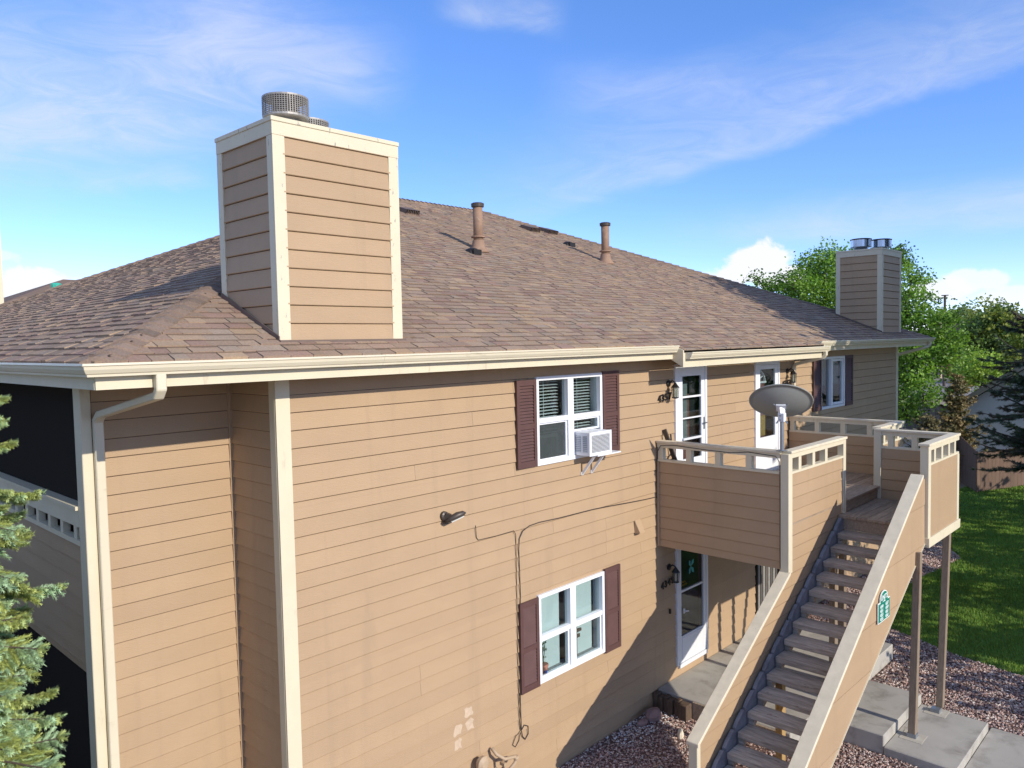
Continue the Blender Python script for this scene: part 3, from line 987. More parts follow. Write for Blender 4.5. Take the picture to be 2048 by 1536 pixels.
# ---- chimneys
def chimney(x0, x1, y0, y1, ztop, metal, flues):
    zr = lambda y: ZE + SL * (y - RY0)
    core = MB(); core.box(x0 + 0.03, x1 - 0.03, y0 + 0.03, y1 - 0.03, 5.3, ztop - 0.02)
    CH = core.build('chimney', DARK, BLD)
    zb = zr(y0) - 0.02
    w, t = 0.11, 0.022
    zl = ztop - 0.17
    # siding
    lap(CH, [(x0 + w, zb), (x1 - w, zb), (x1 - w, zl), (x0 + w, zl)], (0, y0 + 0.02, 0), (1, 0, 0), (0, -1, 0), zref=5.545)
    lap(CH, [(y0 + w, zr(y0 + w) - 0.02), (y1 - w, zr(y1 - w) - 0.02), (y1 - w, zl), (y0 + w, zl)], (x0 + 0.02, 0, 0), (0, 1, 0), (-1, 0, 0), zref=5.545)
    lap(CH, [(y0 + w, zr(y0 + w) - 0.02), (y1 - w, zr(y1 - w) - 0.02), (y1 - w, zl), (y0 + w, zl)], (x1 - 0.02, 0, 0), (0, 1, 0), (1, 0, 0), zref=5.545)
    # corner boards
    for xa, xb in ((x0, x0 + w + 0.02), (x1 - w - 0.02, x1)):
        q = MB(); q.box(xa, xb, y0, y0 + t, zb, zl - 0.002); q.build('corner_board', TRIMW, CH)
        xs = x0 if xa == x0 else x1 - t
        q = MB(); q.prism([(xs, y0 + t + 0.001, zb), (xs, y0 + w, zr(y0 + w) - 0.02), (xs, y0 + w, zl - 0.002), (xs, y0 + t + 0.001, zl - 0.002)], (t, 0, 0)); q.build('corner_board', TRIMW, CH)
        q = MB(); q.prism([(xs, y1 - w, zr(y1 - w) - 0.02), (xs, y1, zr(y1) - 0.02), (xs, y1, zl - 0.002), (xs, y1 - w, zl - 0.002)], (t, 0, 0)); q.build('corner_board', TRIMW, CH)
    # frieze and cap
    q = MB(); q.box(x0 - 0.003, x1 + 0.003, y0 - 0.003, y0 + t, zl, ztop - 0.045); q.box(x0 - 0.003, x0 + t, y0 + t + 0.001, y1, zl, ztop - 0.045); q.box(x1 - t, x1 + 0.003, y0 + t + 0.001, y1, zl, ztop - 0.045)
    q.build('frieze_board', TRIMW, CH)
    q = MB(); q.box(x0 - 0.012, x1 + 0.012, y0 - 0.012, y1 + 0.012, ztop - 0.044, ztop)
    q.build('chimney_cap', TRIMW, CH, bevel=0.004)
    q = MB()
    q.prism([(x0 - 0.012, y0 - 0.02, zr(y0) + 0.012), (x0 - 0.012, y1, zr(y1) + 0.012), (x0 - 0.012, y1, zr(y1) + 0.06), (x0 - 0.012, y0 - 0.02, zr(y0) + 0.05)], (0.010, 0, 0))
    q.box(x0 - 0.012, x1 + 0.012, y0 - 0.05, y0 - 0.012, zr(y0) - 0.015, zr(y0) + 0.014)
    q.build('flashing', VENT, CH)
    for fx, fy in flues:
        q = MB()
        R_, H = (0.225, 0.19) if metal == 'mesh' else (0.255, 0.17)
        q.mi = 0
        q.lathe((fx, fy, ztop), [(0.15, 0.0), (0.17, 0.03), (0.15, 0.06), (0.145, 0.075)], 24)
        q.lathe((fx, fy, ztop), [(0.10, 0.06), (R_ - 0.01, 0.075), (R_, 0.085), (R_, 0.105), (R_ - 0.012, 0.108), (0.13, 0.085)], 28)
        q.lathe((fx, fy, ztop), [(R_ + 0.003, H + 0.085), (R_ + 0.004, H + 0.10), (R_ - 0.02, H + 0.108), (0.02, H + 0.112)], 28)
        q.mi = 1
        q.lathe((fx, fy, ztop), [(0.12, 0.08), (0.12, 0.2), (0.11, 0.26)], 16)
        if metal == 'mesh':
            q.mi = 0
            for k in range(56):
                a = 2 * math.pi * k / 56
                x, y = fx + R_ * math.cos(a), fy + R_ * math.sin(a)
                q.bar((x, y, ztop + 0.1), (x, y, ztop + H + 0.09), 0.005, 0.005, (math.cos(a), math.sin(a), 0))
            for j in range(9):
                z = ztop + 0.115 + j * 0.0195
                ring = [(fx + R_ * math.cos(2 * math.pi * k / 28), fy + R_ * math.sin(2 * math.pi * k / 28), z) for k in range(29)]
                q.tube(ring, 0.0048, 4, caps=False)
            q.build('flue_cap', [GALV, DARK], CH)
        else:
            q.mi = 0
            q.lathe((fx, fy, ztop), [(R_ - 0.004, 0.10), (R_ - 0.004, H + 0.086)], 28)
            q.mi = 1
            q.lathe((fx, fy, ztop), [(R_ + 0.006, H + 0.09), (R_ + 0.008, H + 0.115), (R_ - 0.03, H + 0.125), (0.02, H + 0.13)], 28)
            q.build('flue_cap', [STEEL, DARK], CH)
    return CH


chimney(0.0, 1.51, -0.095, 1.05, 7.70, 'mesh', [(0.33, 0.20), (0.95, 0.78)])
chimney(XR - 1.51, XR, -0.095, 1.05, 7.70, 'steel', [(17.12, 0.52), (17.66, 0.20)])
# a third chimney on the left slope, only its near corner enters the frame
q = MB(); q.box(0.10, 1.2, 14.55, 15.7, 6.3, 9.0)
q.build('chimney', TRIM, BLD)


# ---- windows
def shutter(x0, x1, z0, z1, dark=SHUT):
    y = -0.028
    f = MB()
    w = 0.055
    zm = z0 + (z1 - z0) * 0.47
    f.box(x0, x0 + w, y - 0.03, y, z0, z1); f.box(x1 - w, x1, y - 0.03, y, z0, z1)
    for a, c in ((z0, z0 + 0.085), (zm - 0.035, zm + 0.035), (z1 - 0.075, z1)):
        f.box(x0 + w, x1 - w, y - 0.028, y - 0.001, a, c)
    f.box(x0 + w, x1 - w, y - 0.003, y - 0.001, z0 + 0.085, z1 - 0.075)
    S = f.build('shutter', dark, BLD)
    n = 0
    proto = None
    for a, c in ((z0 + 0.085, zm - 0.035), (zm + 0.035, z1 - 0.075)):
        k = max(1, round((c - a) / 0.043)); st = (c - a) / k
        for i in range(k):
            zc = a + st * (i + 0.5)
            if proto is None:
                m_ = MB(); ww = (x1 - x0) / 2 - w - 0.001
                m_.add([(-ww, 0, st * .45), (ww, 0, st * .45), (ww, -0.019, -st * .36), (-ww, -0.019, -st * .36), (-ww, 0.004, -st * .36), (ww, 0.004, -st * .36)], [(0, 3, 2, 1), (3, 4, 5, 2)])
                proto = m_.build('slat', dark, None)
                proto.location = ((x0 + x1) / 2, y - 0.007, zc)
                hang(proto, S)
            else:
                share(proto, 'slat', S, ((x0 + x1) / 2, y - 0.007, zc))
    return S


def frame_rect(b, x0, x1, z0, z1, w, y0, y1):
    b.box(x0, x1, y0, y1, z1 - w, z1); b.box(x0, x1, y0, y1, z0, z0 + w)
    b.box(x0, x0 + w, y0, y1, z0 + w, z1 - w); b.box(x1 - w, x1, y0, y1, z0 + w, z1 - w)


def slats(W, x0, x1, z0, z1, y, n):
    st = (z1 - z0) / n
    proto = None
    for i in range(n):
        z = z0 + st * (i + 0.5)
        if proto is None:
            m_ = MB(); h = (x1 - x0) / 2
            m_.box(-h, h, -0.022, 0.022, -0.0015, 0.0015)
            proto = m_.build('blind_slat', BLIND, None)
            proto.location = ((x0 + x1) / 2, y, z); proto.rotation_euler = (math.radians(12), 0, 0)
            hang(proto, W)
        else:
            share(proto, 'blind_slat', W, ((x0 + x1) / 2, y, z))
    c = MB()
    for f in (0.25, 0.42):
        xx = x0 + (x1 - x0) * f
        c.box(xx - 0.003, xx + 0.003, y - 0.026, y - 0.023, z0, z1)
    c.build('blind_cord', BLIND, W)


def double_window(x0, x1, z0, z1, upper):
    b = MB()
    xm0, xm1 = (x0 + x1) / 2 - 0.062, (x0 + x1) / 2 + 0.062
    zm = z0 + (z1 - z0) * 0.5
    frame_rect(b, x0, x1, z0, z1, 0.052, -0.045, 0.06)
    b.box(xm0, xm1, -0.043, 0.06, z0 + 0.052, z1 - 0.052)
    for a, c in ((x0 + 0.052, xm0), (xm1, x1 - 0.052)):
        b.box(a, c, -0.036, 0.05, zm - 0.03, zm + 0.035)
    W = b.build('window', WHITE, BLD)
    for i, (a, c) in enumerate(((x0 + 0.052, xm0), (xm1, x1 - 0.052))):
        box('pane', GLASS, W, a, c, 0.020, 0.024, zm + 0.035, z1 - 0.052)
        # lower sash with its own thin frame
        zl = z0 + 0.052
        if upper and i == 1:
            zl = 4.225
        s = MB(); frame_rect(s, a + 0.001, c - 0.001, zl, zm - 0.031, 0.024, -0.012, 0.045)
        s.build('sash', WHITE, W)
        box('pane', SCREENG if upper and i == 0 else GLASS, W, a + 0.025, c - 0.025, 0.004, 0.008, zl + 0.024, zm - 0.055)
    # side jambs inside
    j = MB(); j.box(x0 + 0.02, x0 + 0.05, 0.061, 0.14, z0, z1); j.box(x1 - 0.05, x1 - 0.02, 0.061, 0.14, z0, z1); j.box(x0, x1, 0.061, 0.2, z0 + 0.01, z0 + 0.05)
    j.build('jamb', WHITE2, W)
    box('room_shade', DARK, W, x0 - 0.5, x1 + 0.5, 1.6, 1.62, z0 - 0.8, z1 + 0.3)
    return W, xm0, xm1, zm


X0, X1 = 3.7625, 5.2077
W1, xm0, xm1, zm = double_window(X0, X1, 3.84, 5.03, True)
slats(W1, X0 + 0.06, xm0 - 0.06, 4.22, 4.97, 0.11, 17)
slats(W1, xm1 + 0.005, X1 - 0.12, 4.25, 4.97, 0.11, 17)
box('window_shade', SHADE, W1, X0 + 0.06, xm0 - 0.02, 0.085, 0.09, 3.89, 4.18)
box('blind_bottom_rail', BLIND, W1, X0 + 0.06, xm0 - 0.08, 0.075, 0.105, 4.18, 4.222)
shutter(3.375, 3.755, 3.845, 5.00)
shutter(5.215, 5.612, 3.845, 5.045)
X0, X1 = 3.735, 5.2
W2, xm0, xm1, zm = double_window(X0, X1, 0.869, 2.088, False)
for a, c in ((X0 + 0.05, xm0 - 0.085), (xm1 + 0.0, X1 - 0.14)):
    box('drawn_blind', CURT, W2, a, c, 0.10, 0.105, 0.95, 2.04)
shutter(3.362, 3.73, 0.855, 2.07)
shutter(5.205, 5.585, 0.845, 2.115)
# sliding window on the shaded right bay
b = MB(); frame_rect(b, 13.18, 14.57, 3.868, 5.03, 0.05, -0.04, 0.06); b.box(13.76, 13.83, -0.038, 0.05, 3.918, 4.98)
W3 = b.build('window', WHITE, BLD)
s = MB(); frame_rect(s, 13.84, 14.51, 3.93, 4.97, 0.05, -0.02, 0.04); s.build('sash', WHITE, W3)
box('pane', GLASS, W3, 13.23, 13.76, 0.02, 0.024, 3.918, 4.98)
box('pane', GLASS, W3, 13.89, 14.46, 0.01, 0.014, 3.98, 4.92)
for a, c in ((13.24, 13.75), (13.85, 14.50)):
    box('window_shade', SHADE, W3, a, c, 0.09, 0.095, 4.38, 4.98)
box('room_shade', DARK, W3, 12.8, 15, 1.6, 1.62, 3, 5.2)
shutter(12.745, 13.175, 3.86, 5.02)
shutter(14.58, 15.03, 3.86, 5.04)


# ---- doors
def door_casing(x0, x1, z0, z1, m=WHITE):
    b = MB()
    b.box(x0, x0 + 0.06, -0.045, 0.05, z0, z1); b.box(x1 - 0.06, x1, -0.045, 0.05, z0, z1); b.box(x0 + 0.06, x1 - 0.06, -0.045, 0.05, z1 - 0.06, z1)
    b.box(x0 + 0.06, x1 - 0.06, -0.06, 0.06, z0 - 0.05, z0 + 0.02)
    b.box(x0 + 0.1, x1 - 0.1, 0.30, 0.31, z0, z1)
    return b.build('storm_door', m, BLD)


# upper left: full view storm door with three glass bars
D1 = door_casing(7.2, 8.22, 2.86, 5.08)
b = MB()
b.box(7.262, 7.43, -0.035, 0.0, 2.885, 5.015); b.box(8.04, 8.155, -0.035, 0.0, 2.885, 5.015); b.box(7.431, 8.039, -0.035, 0.0, 4.87, 5.015); b.box(7.431, 8.039, -0.035, 0.0, 2.885, 3.47)
b.build('door_leaf', WHITE, D1)
for z, h in ((4.52, 0.03), (4.16, 0.022)):
    box('glazing_bar', WHITE, D1, 7.432, 8.038, -0.034, -0.004, z - h / 2, z + h / 2)
box('door_closer', WHITE2, D1, 7.40, 8.038, -0.075, -0.045, 3.80, 3.835)
box('pane', GLASS, D1, 7.432, 8.038, -0.016, -0.012, 3.472, 4.868)
box('inner_door', REDDOOR, D1, 7.27, 7.86, 0.10, 0.13, 2.9, 4.55)
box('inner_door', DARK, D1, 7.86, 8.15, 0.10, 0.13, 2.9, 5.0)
box('curtain', SHADE, D1, 7.56, 7.75, 0.07, 0.075, 3.75, 4.75)
b = MB(); b.box(8.10, 8.118, -0.06, -0.036, 3.93, 4.14); b.box(8.06, 8.17, -0.085, -0.061, 4.03, 4.05)
b.build('handle', MAST, D1)
# upper right: storm door over an inner door with a fan light
D2 = door_casing(10.05, 11.10, 2.86, 5.02)
b = MB()
b.box(10.112, 10.255, -0.035, 0.0, 2.885, 4.955); b.box(10.91, 11.035, -0.035, 0.0, 2.885, 4.955); b.box(10.256, 10.909, -0.035, 0.0, 4.875, 4.955); b.box(10.256, 10.909, -0.035, 0.0, 2.885, 3.545)
b.build('door_leaf', WHITE, D2)
box('pane', GLASS, D2, 10.256, 10.909, -0.016, -0.012, 3.546, 4.874)
box('inner_door', REDDOOR, D2, 10.14, 10.72, 0.10, 0.13, 2.9, 4.62)
box('inner_door', AMBER, D2, 10.45, 10.72, 0.085, 0.098, 3.55, 3.95)  # amber reflection of the pane, painted as a flat coloured panel
b = MB()
fc = (10.26, 0.06, 4.63)
for a in range(0, 9):
    t0, t1 = math.radians(10 * a), math.radians(10 * (a + 1))
    b.bar((fc[0] + 0.40 * math.cos(t0), 0.07, fc[2] + 0.25 * math.sin(t0)), (fc[0] + 0.40 * math.cos(t1), 0.07, fc[2] + 0.25 * math.sin(t1)), 0.02, 0.035, (0, 1, 0))
for a in (30, 60):
    t0 = math.radians(a)
    b.bar((fc[0] + 0.1 * math.cos(t0), 0.07, fc[2] + 0.07 * math.sin(t0)), (fc[0] + 0.40 * math.cos(t0), 0.07, fc[2] + 0.25 * math.sin(t0)), 0.02, 0.025, (0, 1, 0))
b.box(10.24, 10.70, 0.05, 0.09, 4.60, 4.635)
b.bar((10.255, 0.07, 4.63), (10.255, 0.07, 4.9), 0.02, 0.03, (0, 1, 0))
b.build('fan_light', WHITE, D2)
# lower left: storm door with two panes and a kick panel
D3 = door_casing(7.2, 8.22, 0.0, 2.12, WHITE2)
b = MB()
b.box(7.262, 7.345, -0.035, 0.0, 0.025, 2.055); b.box(8.075, 8.155, -0.035, 0.0, 0.025, 2.055); b.box(7.346, 8.074, -0.035, 0.0, 1.95, 2.055); b.box(7.346, 8.074, -0.035, 0.0, 0.025, 0.47); b.box(7.346, 8.074, -0.034, 0.0, 1.22, 1.255)
b.box(7.36, 8.06, -0.042, -0.036, 0.06, 0.44)
b.build('door_leaf', WHITE2, D3)
box('pane', GLASS, D3, 7.346, 8.074, -0.016, -0.012, 1.256, 1.949)
box('pane', GLASS, D3, 7.346, 8.074, -0.016, -0.012, 0.471, 1.219)
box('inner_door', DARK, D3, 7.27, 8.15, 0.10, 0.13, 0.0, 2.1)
b = MB(); b.box(7.395, 7.43, -0.055, -0.0385, 0.86, 0.94); b.bar((7.41, -0.07, 0.90), (7.50, -0.08, 0.885), 0.018, 0.018); b.build('handle', WHITE2, D3)
# lower right: barred security door, mostly behind the stair
D4 = door_casing(10.08, 11.10, 0.0, 2.12, BLACK)
for i in range(8):
    box('door_slat', FENCE if i % 2 else GALV, D4, 10.16 + i * 0.11, 10.245 + i * 0.11, -0.03, -0.004, 0.03, 2.05)

# pale flaked paint patches and a row of cut pieces on the front wall
for (x, z, w, h) in ((2.262, 0.79, 0.15, 0.14), (2.44, 0.955, 0.15, 0.12), (2.46, 0.795, 0.15, 0.15), (2.255, 0.62, 0.14, 0.13)):
    b = MB(); n = 14
    c0 = 5.2 + math.floor((z - 5.2) / 0.18) * 0.18
    pts = []
    for i in range(n):
        a = 2 * math.pi * i / n
        u = max(-1, min(1, 1.35 * math.cos(a))) * w / 2 * RND.uniform(0.6, 1.1); v = max(-1, min(1, 1.35 * math.sin(a))) * h / 2 * RND.uniform(0.65, 1.08)
        zz = z + v
        fr = ((zz - 5.2) / 0.18) % 1.0
        pts.append((x + u, -(0.019 * (1 - fr) + 0.003) - 0.0012, zz))
    b.add(pts + [(p[0], p[1] + 0.001, p[2]) for p in pts], [tuple(range(n))])
    b.build('flaked_paint', PATCH, FW)

# ================================================================== DECK AND STAIR
XK, YK, XRW, XB, XB2, YB_ = 6.66, -2.2, 11.64, 8.68, 10.34, -3.45
ZT = 3.88
STAIR = thing('entry_stair', 'outdoor wooden stair and raised deck with tan lap sided railing panels and cream caps', 'staircase', (8.5, -2.0, GZ))


def rail_wall(axis, a0, a1, fixed, out, zt, zb, blocks, post0=True, post1=True, boards=True, skirt=False, both=False):
    """railing wall: cap, top rail, blocks, low rail, sided panel. axis 'x' or 'y'; fixed = outer face; out = outward sign"""
    t = 0.09
    def bx(b, u0, u1, d0, d1, z0, z1):
        lo, hi = sorted((fixed + out * d0, fixed + out * d1))
        if axis == 'x': b.box(u0, u1, lo, hi, z0, z1)
        else: b.box(lo, hi, u0, u1, z0, z1)
    b = MB(); bx(b, a0, a1, -t - 0.03, 0.03, zt - 0.038, zt)
    b.build('rail_cap', CAPTOP, STAIR, bevel=0.004)
    b = MB(); bx(b, a0 + 0.004, a1 - 0.004, -t, 0.008, zt - 0.108, zt - 0.0385)
    b.build('rail', TRIM, STAIR)
    b = MB(); bx(b, a0 + 0.004, a1 - 0.004, -t, 0.006, zt - 0.335, zt - 0.30)
    b.build('rail', TRIM, STAIR)
    for u in blocks:
        b = MB(); bx(b, u - 0.045, u + 0.045, -t + 0.004, 0.002, zt - 0.2995, zt - 0.1085); b.build('spindle', TRIM, STAIR)
    b = MB(); bx(b, a0 + 0.01, a1 - 0.01, -t + 0.01, -0.02, zb, zt - 0.3355)
    P = b.build('panel', SIDING, STAIR)
    if boards:
        poly = [(a0 + 0.006, zb), (a1 - 0.006, zb), (a1 - 0.006, zt - 0.336), (a0 + 0.006, zt - 0.336)]
        if axis == 'x': lap(P, poly, (0, fixed - out * 0.02, 0), (1, 0, 0), (0, out, 0), zref=zt - 0.336 - 7 * 0.18, depth=0.012)
        else: lap(P, poly, (fixed - out * 0.02, 0, 0), (0, 1, 0), (out, 0, 0), zref=zt - 0.336 - 7 * 0.18, depth=0.012)
    if both:
        poly = [(a0 + 0.006, zb), (a1 - 0.006, zb), (a1 - 0.006, zt - 0.336), (a0 + 0.006, zt - 0.336)]
        if axis == 'x': lap(P, poly, (0, fixed - out * (t - 0.009), 0), (1, 0, 0), (0, -out, 0), zref=zt - 0.336 - 7 * 0.18, depth=0.012)
        else: lap(P, poly, (fixed - out * (t - 0.009), 0, 0), (0, 1, 0), (-out, 0, 0), zref=zt - 0.336 - 7 * 0.18, depth=0.012)
    return P


# left side of the deck (faces left), front of the deck, right side, landing box
rail_wall('y', YK + 0.115, -0.03, XK, -1, ZT, 2.17, (-0.09, -0.60, -1.10, -1.60), both=True)
box('edge_trim', SIDING, STAIR, XK - 0.014, XK + 0.03, -0.062, -0.028, 2.17, 3.54)
SN = 2.17
# front of the deck with the stair panel running down from it
b = MB(); b.box(XK + 0.05, XB + 0.12, YK - 0.03, YK + 0.12, ZT - 0.038, ZT); b.build('rail_cap', CAPTOP, STAIR, bevel=0.004)
box('rail', TRIM, STAIR, XK + 0.118, XB + 0.01, YK - 0.008, YK + 0.09, ZT - 0.108, ZT - 0.0385)
box('rail', TRIM, STAIR, XK + 0.118, XB + 0.01, YK - 0.006, YK + 0.09, ZT - 0.335, ZT - 0.30)
for u in (7.06, 7.55, 8.02): box('spindle', TRIM, STAIR, u - 0.05, u + 0.045, YK + 0.0, YK + 0.088, ZT - 0.2995, ZT - 0.1085)
box('post', TRIM, STAIR, XK - 0.012, XK + 0.115, YK - 0.014, YK + 0.11, 2.12, ZT - 0.0385, 0.006)
box('post', TRIM, STAIR, XB + 0.012, XB + 0.115, YK - 0.010, YK + 0.09, 2.45, ZT - 0.0385, 0.006)
ssl = 0.583


def capz(x): return 0.683 + ssl * (x - 4.141)


def lowz(x): return 2.421 + 0.595 * (x - 8.247) - 0.17


poly_a = [(XK + 0.116, lowz(XK + 0.116)), (XB + 0.011, lowz(XB)), (XB + 0.011, ZT - 0.336), (XK + 0.116, ZT - 0.336)]
b = MB(); b.prism([(u, YK + 0.02, z) for u, z in poly_a], (0, 0.055, 0)); PA = b.build('panel', SIDING, STAIR)
lap(PA, poly_a, (0, YK + 0.015, 0), (1, 0, 0), (0, -1, 0), zref=ZT - 0.336 - 15 * 0.18, depth=0.010)
poly_b = [(4.20, lowz(4.20)), (XK + 0.114, lowz(XK + 0.114)), (XK + 0.114, capz(XK + 0.114) - 0.05), (4.20, capz(4.20) - 0.05)]
b = MB(); b.prism([(u, YK + 0.02, z) for u, z in poly_b], (0, 0.055, 0)); PB = b.build('panel', SIDING, STAIR)
lap(PB, poly_b, (0, YK + 0.015, 0), (1, 0, 0), (0, -1, 0), zref=ZT - 0.336 - 22 * 0.18, depth=0.010)


def sloped_cap(x0, x1, y0, y1, f, th=0.05):
    b = MB()
    b.prism([(x0, y0, f(x0) - th), (x1, y0, f(x1) - th), (x1, y0, f(x1)), (x0, y0, f(x0))], (0, y1 - y0, 0))
    b.build('stair_cap', CAPTOP, STAIR, bevel=0.006)


sloped_cap(4.10, XK + 0.02, YK - 0.035, YK + 0.13, capz)
b = MB(); b.prism([(4.13, YK - 0.012, capz(4.13) - 0.08), (XK - 0.02, YK - 0.012, capz(XK - 0.02) - 0.08), (XK - 0.02, YK - 0.012, capz(XK - 0.02) - 0.051), (4.13, YK - 0.012, capz(4.13) - 0.051)], (0, 0.10, 0))
b.build('rail', TRIM, STAIR)
box('newel', TRIM, STAIR, 4.12, 4.20, YK - 0.01, YK + 0.11, GZ - 0.05, capz(4.13) - 0.052, 0.006)
# outer stair panel
YO = -3.42


def ocap(x): return 0.740 + 0.6427 * (x - 4.292)


def olow(x): return 0.487 + 0.5493 * (x - 5.248)


poly_o = [(3.0, olow(3.0)), (8.67, olow(8.67)), (8.67, ocap(8.42) - 0.05), (8.42, ocap(8.42) - 0.05), (3.0, ocap(3.0) - 0.05)]
b = MB(); b.prism([(u, YO + 0.016, z) for u, z in poly_o], (0, 0.08, 0)); PO = b.build('panel', SIDING, STAIR)
lap(PO, poly_o, (0, YO + 0.013, 0), (1, 0, 0), (0, -1, 0), zref=ZT - 0.336 - 30 * 0.18, depth=0.006, expo=0.6)
sloped_cap(2.95, 8.48, YO - 0.03, YO + 0.15, ocap)
b = MB(); b.prism([(3.0, YO - 0.008, ocap(3.0) - 0.075), (8.42, YO - 0.008, ocap(8.42) - 0.075), (8.42, YO - 0.008, ocap(8.42) - 0.051), (3.0, YO - 0.008, ocap(3.0) - 0.051)], (0, 0.12, 0))
b.build('rail', TRIM, STAIR)
b = MB(); b.prism([(3.0, YO - 0.006, olow(3.0) - 0.012), (8.665, YO - 0.006, olow(8.665) - 0.012), (8.665, YO - 0.006, olow(8.665)), (3.0, YO - 0.006, olow(3.0))], (0, 0.10, 0))
b.build('edge_trim', TRIM, STAIR)
box('newel', TRIM, STAIR, 3.0, 3.1, YO - 0.012, YO + 0.11, GZ, ocap(3.0) - 0.052)
# landing box: front panel and end wall
rail_wall('x', XB + 0.115, XB2, YB_, -1, ZT - 0.015, 2.44, (9.02, 9.40, 9.78, 10.12), boards=False)
box('panel_face', SIDING, STAIR, XB + 0.117, XB2 - 0.10, YB_ - 0.004, YB_ + 0.02, 2.445, ZT - 0.352)
box('post', TRIM, STAIR, XB - 0.004, XB + 0.114, YB_ - 0.012, YB_ + 0.11, 2.30, ZT - 0.054, 0.006)
b = MB(); b.box(XB - 0.034, XB + 0.12, YB_ - 0.03, YB_ + 0.13, ZT - 0.053, ZT - 0.015); b.build('rail_cap', CAPTOP, STAIR, bevel=0.004)
box('post', TRIM, STAIR, XB2 - 0.098, XB2 + 0.01, YB_ - 0.010, YB_ + 0.09, 2.445, ZT - 0.354, 0.004)
box('skirt_board', TRIM, STAIR, XB - 0.012, XB2 + 0.03, YB_ - 0.03, YB_ + 0.07, 2.30, 2.443, 0.004)
rail_wall('y', YB_ + 0.092, YK + 0.02, XB2, 1, ZT - 0.016, 2.40, (-3.15, -2.80, -2.42), both=True)
box('post', TRIM, STAIR, XB2 - 0.11, XB2 + 0.008, YK - 0.07, YK + 0.05, 2.62, ZT - 0.018, 0.006)
# right part of the deck
rail_wall('x', XB2 + 0.01, XRW + 0.03, YK, -1, ZT + 0.002, 2.2, (10.62, 11.0, 11.36), both=True)
rail_wall('y', YK + 0.095, -0.03, XRW, 1, ZT, 2.2, (-0.10, -0.61, -1.12, -1.62), both=True)
# floors
for i in range(15):
    y0 = YK + 0.01 + i * 0.145
    box('deck_board', WOOD, STAIR, XK + 0.10, XRW - 0.10, y0, y0 + 0.138, 2.80, 2.838)
for i in range(8):
    y0 = YB_ + 0.10 + i * 0.145
    if y0 + 0.13 < YK: box('deck_board', WOOD, STAIR, XB - 0.18, XB2 - 0.10, y0, y0 + 0.138, 2.61, 2.648)
box('deck_board', WOOD, STAIR, XB + 0.12, XB2 - 0.12, YK - 0.02, YK + 0.009, 2.655, 2.842)
box('deck_board', WOOD, STAIR, XB + 0.12, XB2 - 0.12, YK - 0.06, YK + 0.10, 2.8425, 2.87)
box('riser', WOOD, STAIR, XB - 0.15, XB - 0.11, -3.36, -2.26, 2.43, 2.608)
box('rim_joist', WOOD, STAIR, XK + 0.1, XRW - 0.1, YK + 0.02, YK + 0.06, 2.58, 2.799)
box('rim_joist', WOOD, STAIR, XK + 0.1, XRW - 0.1, -0.12, -0.06, 2.58, 2.799)
for i in range(8): box('joist', WOOD, STAIR, XK + 0.2 + i * 0.6, XK + 0.24 + i * 0.6, YK + 0.061, -0.121, 2.6, 2.799)
# treads
TR = MB(); TR.box(-0.145, 0.155, -0.52, 0.52, -0.085, 0.0)
tr0 = TR.build('tread', WOODY, None, bevel=0.008)
rr = random.Random(9)
for k in range(18):
    x, z = 8.247 - 0.272 * k, 2.421 - 0.16 * k
    if k == 0:
        tr0.location = (x + 0.145, -2.80, z); hang(tr0, STAIR)
    else:
        share(tr0, 'tread', STAIR, (x + 0.145 + rr.uniform(-0.008, 0.008), -2.80, z + rr.uniform(-0.004, 0.004)), (0, rr.uniform(-0.015, 0.015), rr.uniform(-0.008, 0.008)))
# stringers: saw-tooth cut boards under the treads
for y0, y1, m_ in ((-2.275, -2.225, GREYW),):
    b = MB()
    for k in range(18):
        x, z = 8.247 - 0.272 * k, 2.421 - 0.16 * k
        b.prism([(x - 0.02, y0, z - 0.40), (x + 0.26, y0, z - 0.235), (x + 0.26, y0, z + 0.18), (x + 0.20, y0, z + 0.20), (x + 0.05, y0, z + 0.115), (x - 0.02, y0, z + 0.05)], (0, y1 - y0, 0))
    b.build('stringer', m_, STAIR)
b = MB(); b.prism([(3.4, -3.335, olow(3.4) + 0.02), (8.3, -3.335, olow(8.3) + 0.02), (8.3, -3.335, olow(8.3) + 0.22), (3.4, -3.335, olow(3.4) + 0.22)], (0, 0.012, 0)); b.build('stringer', WOODY, STAIR)
b = MB(); b.prism([(0.03, 0, -0.22), (0.27, 0, -0.086), (0.03, 0, -0.086)], (0, 0.07, 0))
brk = b.build('tread_bracket', WOODY, None)
for k in range(18):
    p = (8.247 - 0.272 * k, -2.35, 2.421 - 0.16 * k)
    if k == 0: brk.location = p; hang(brk, STAIR)
    else: share(brk, 'tread_bracket', STAIR, p)
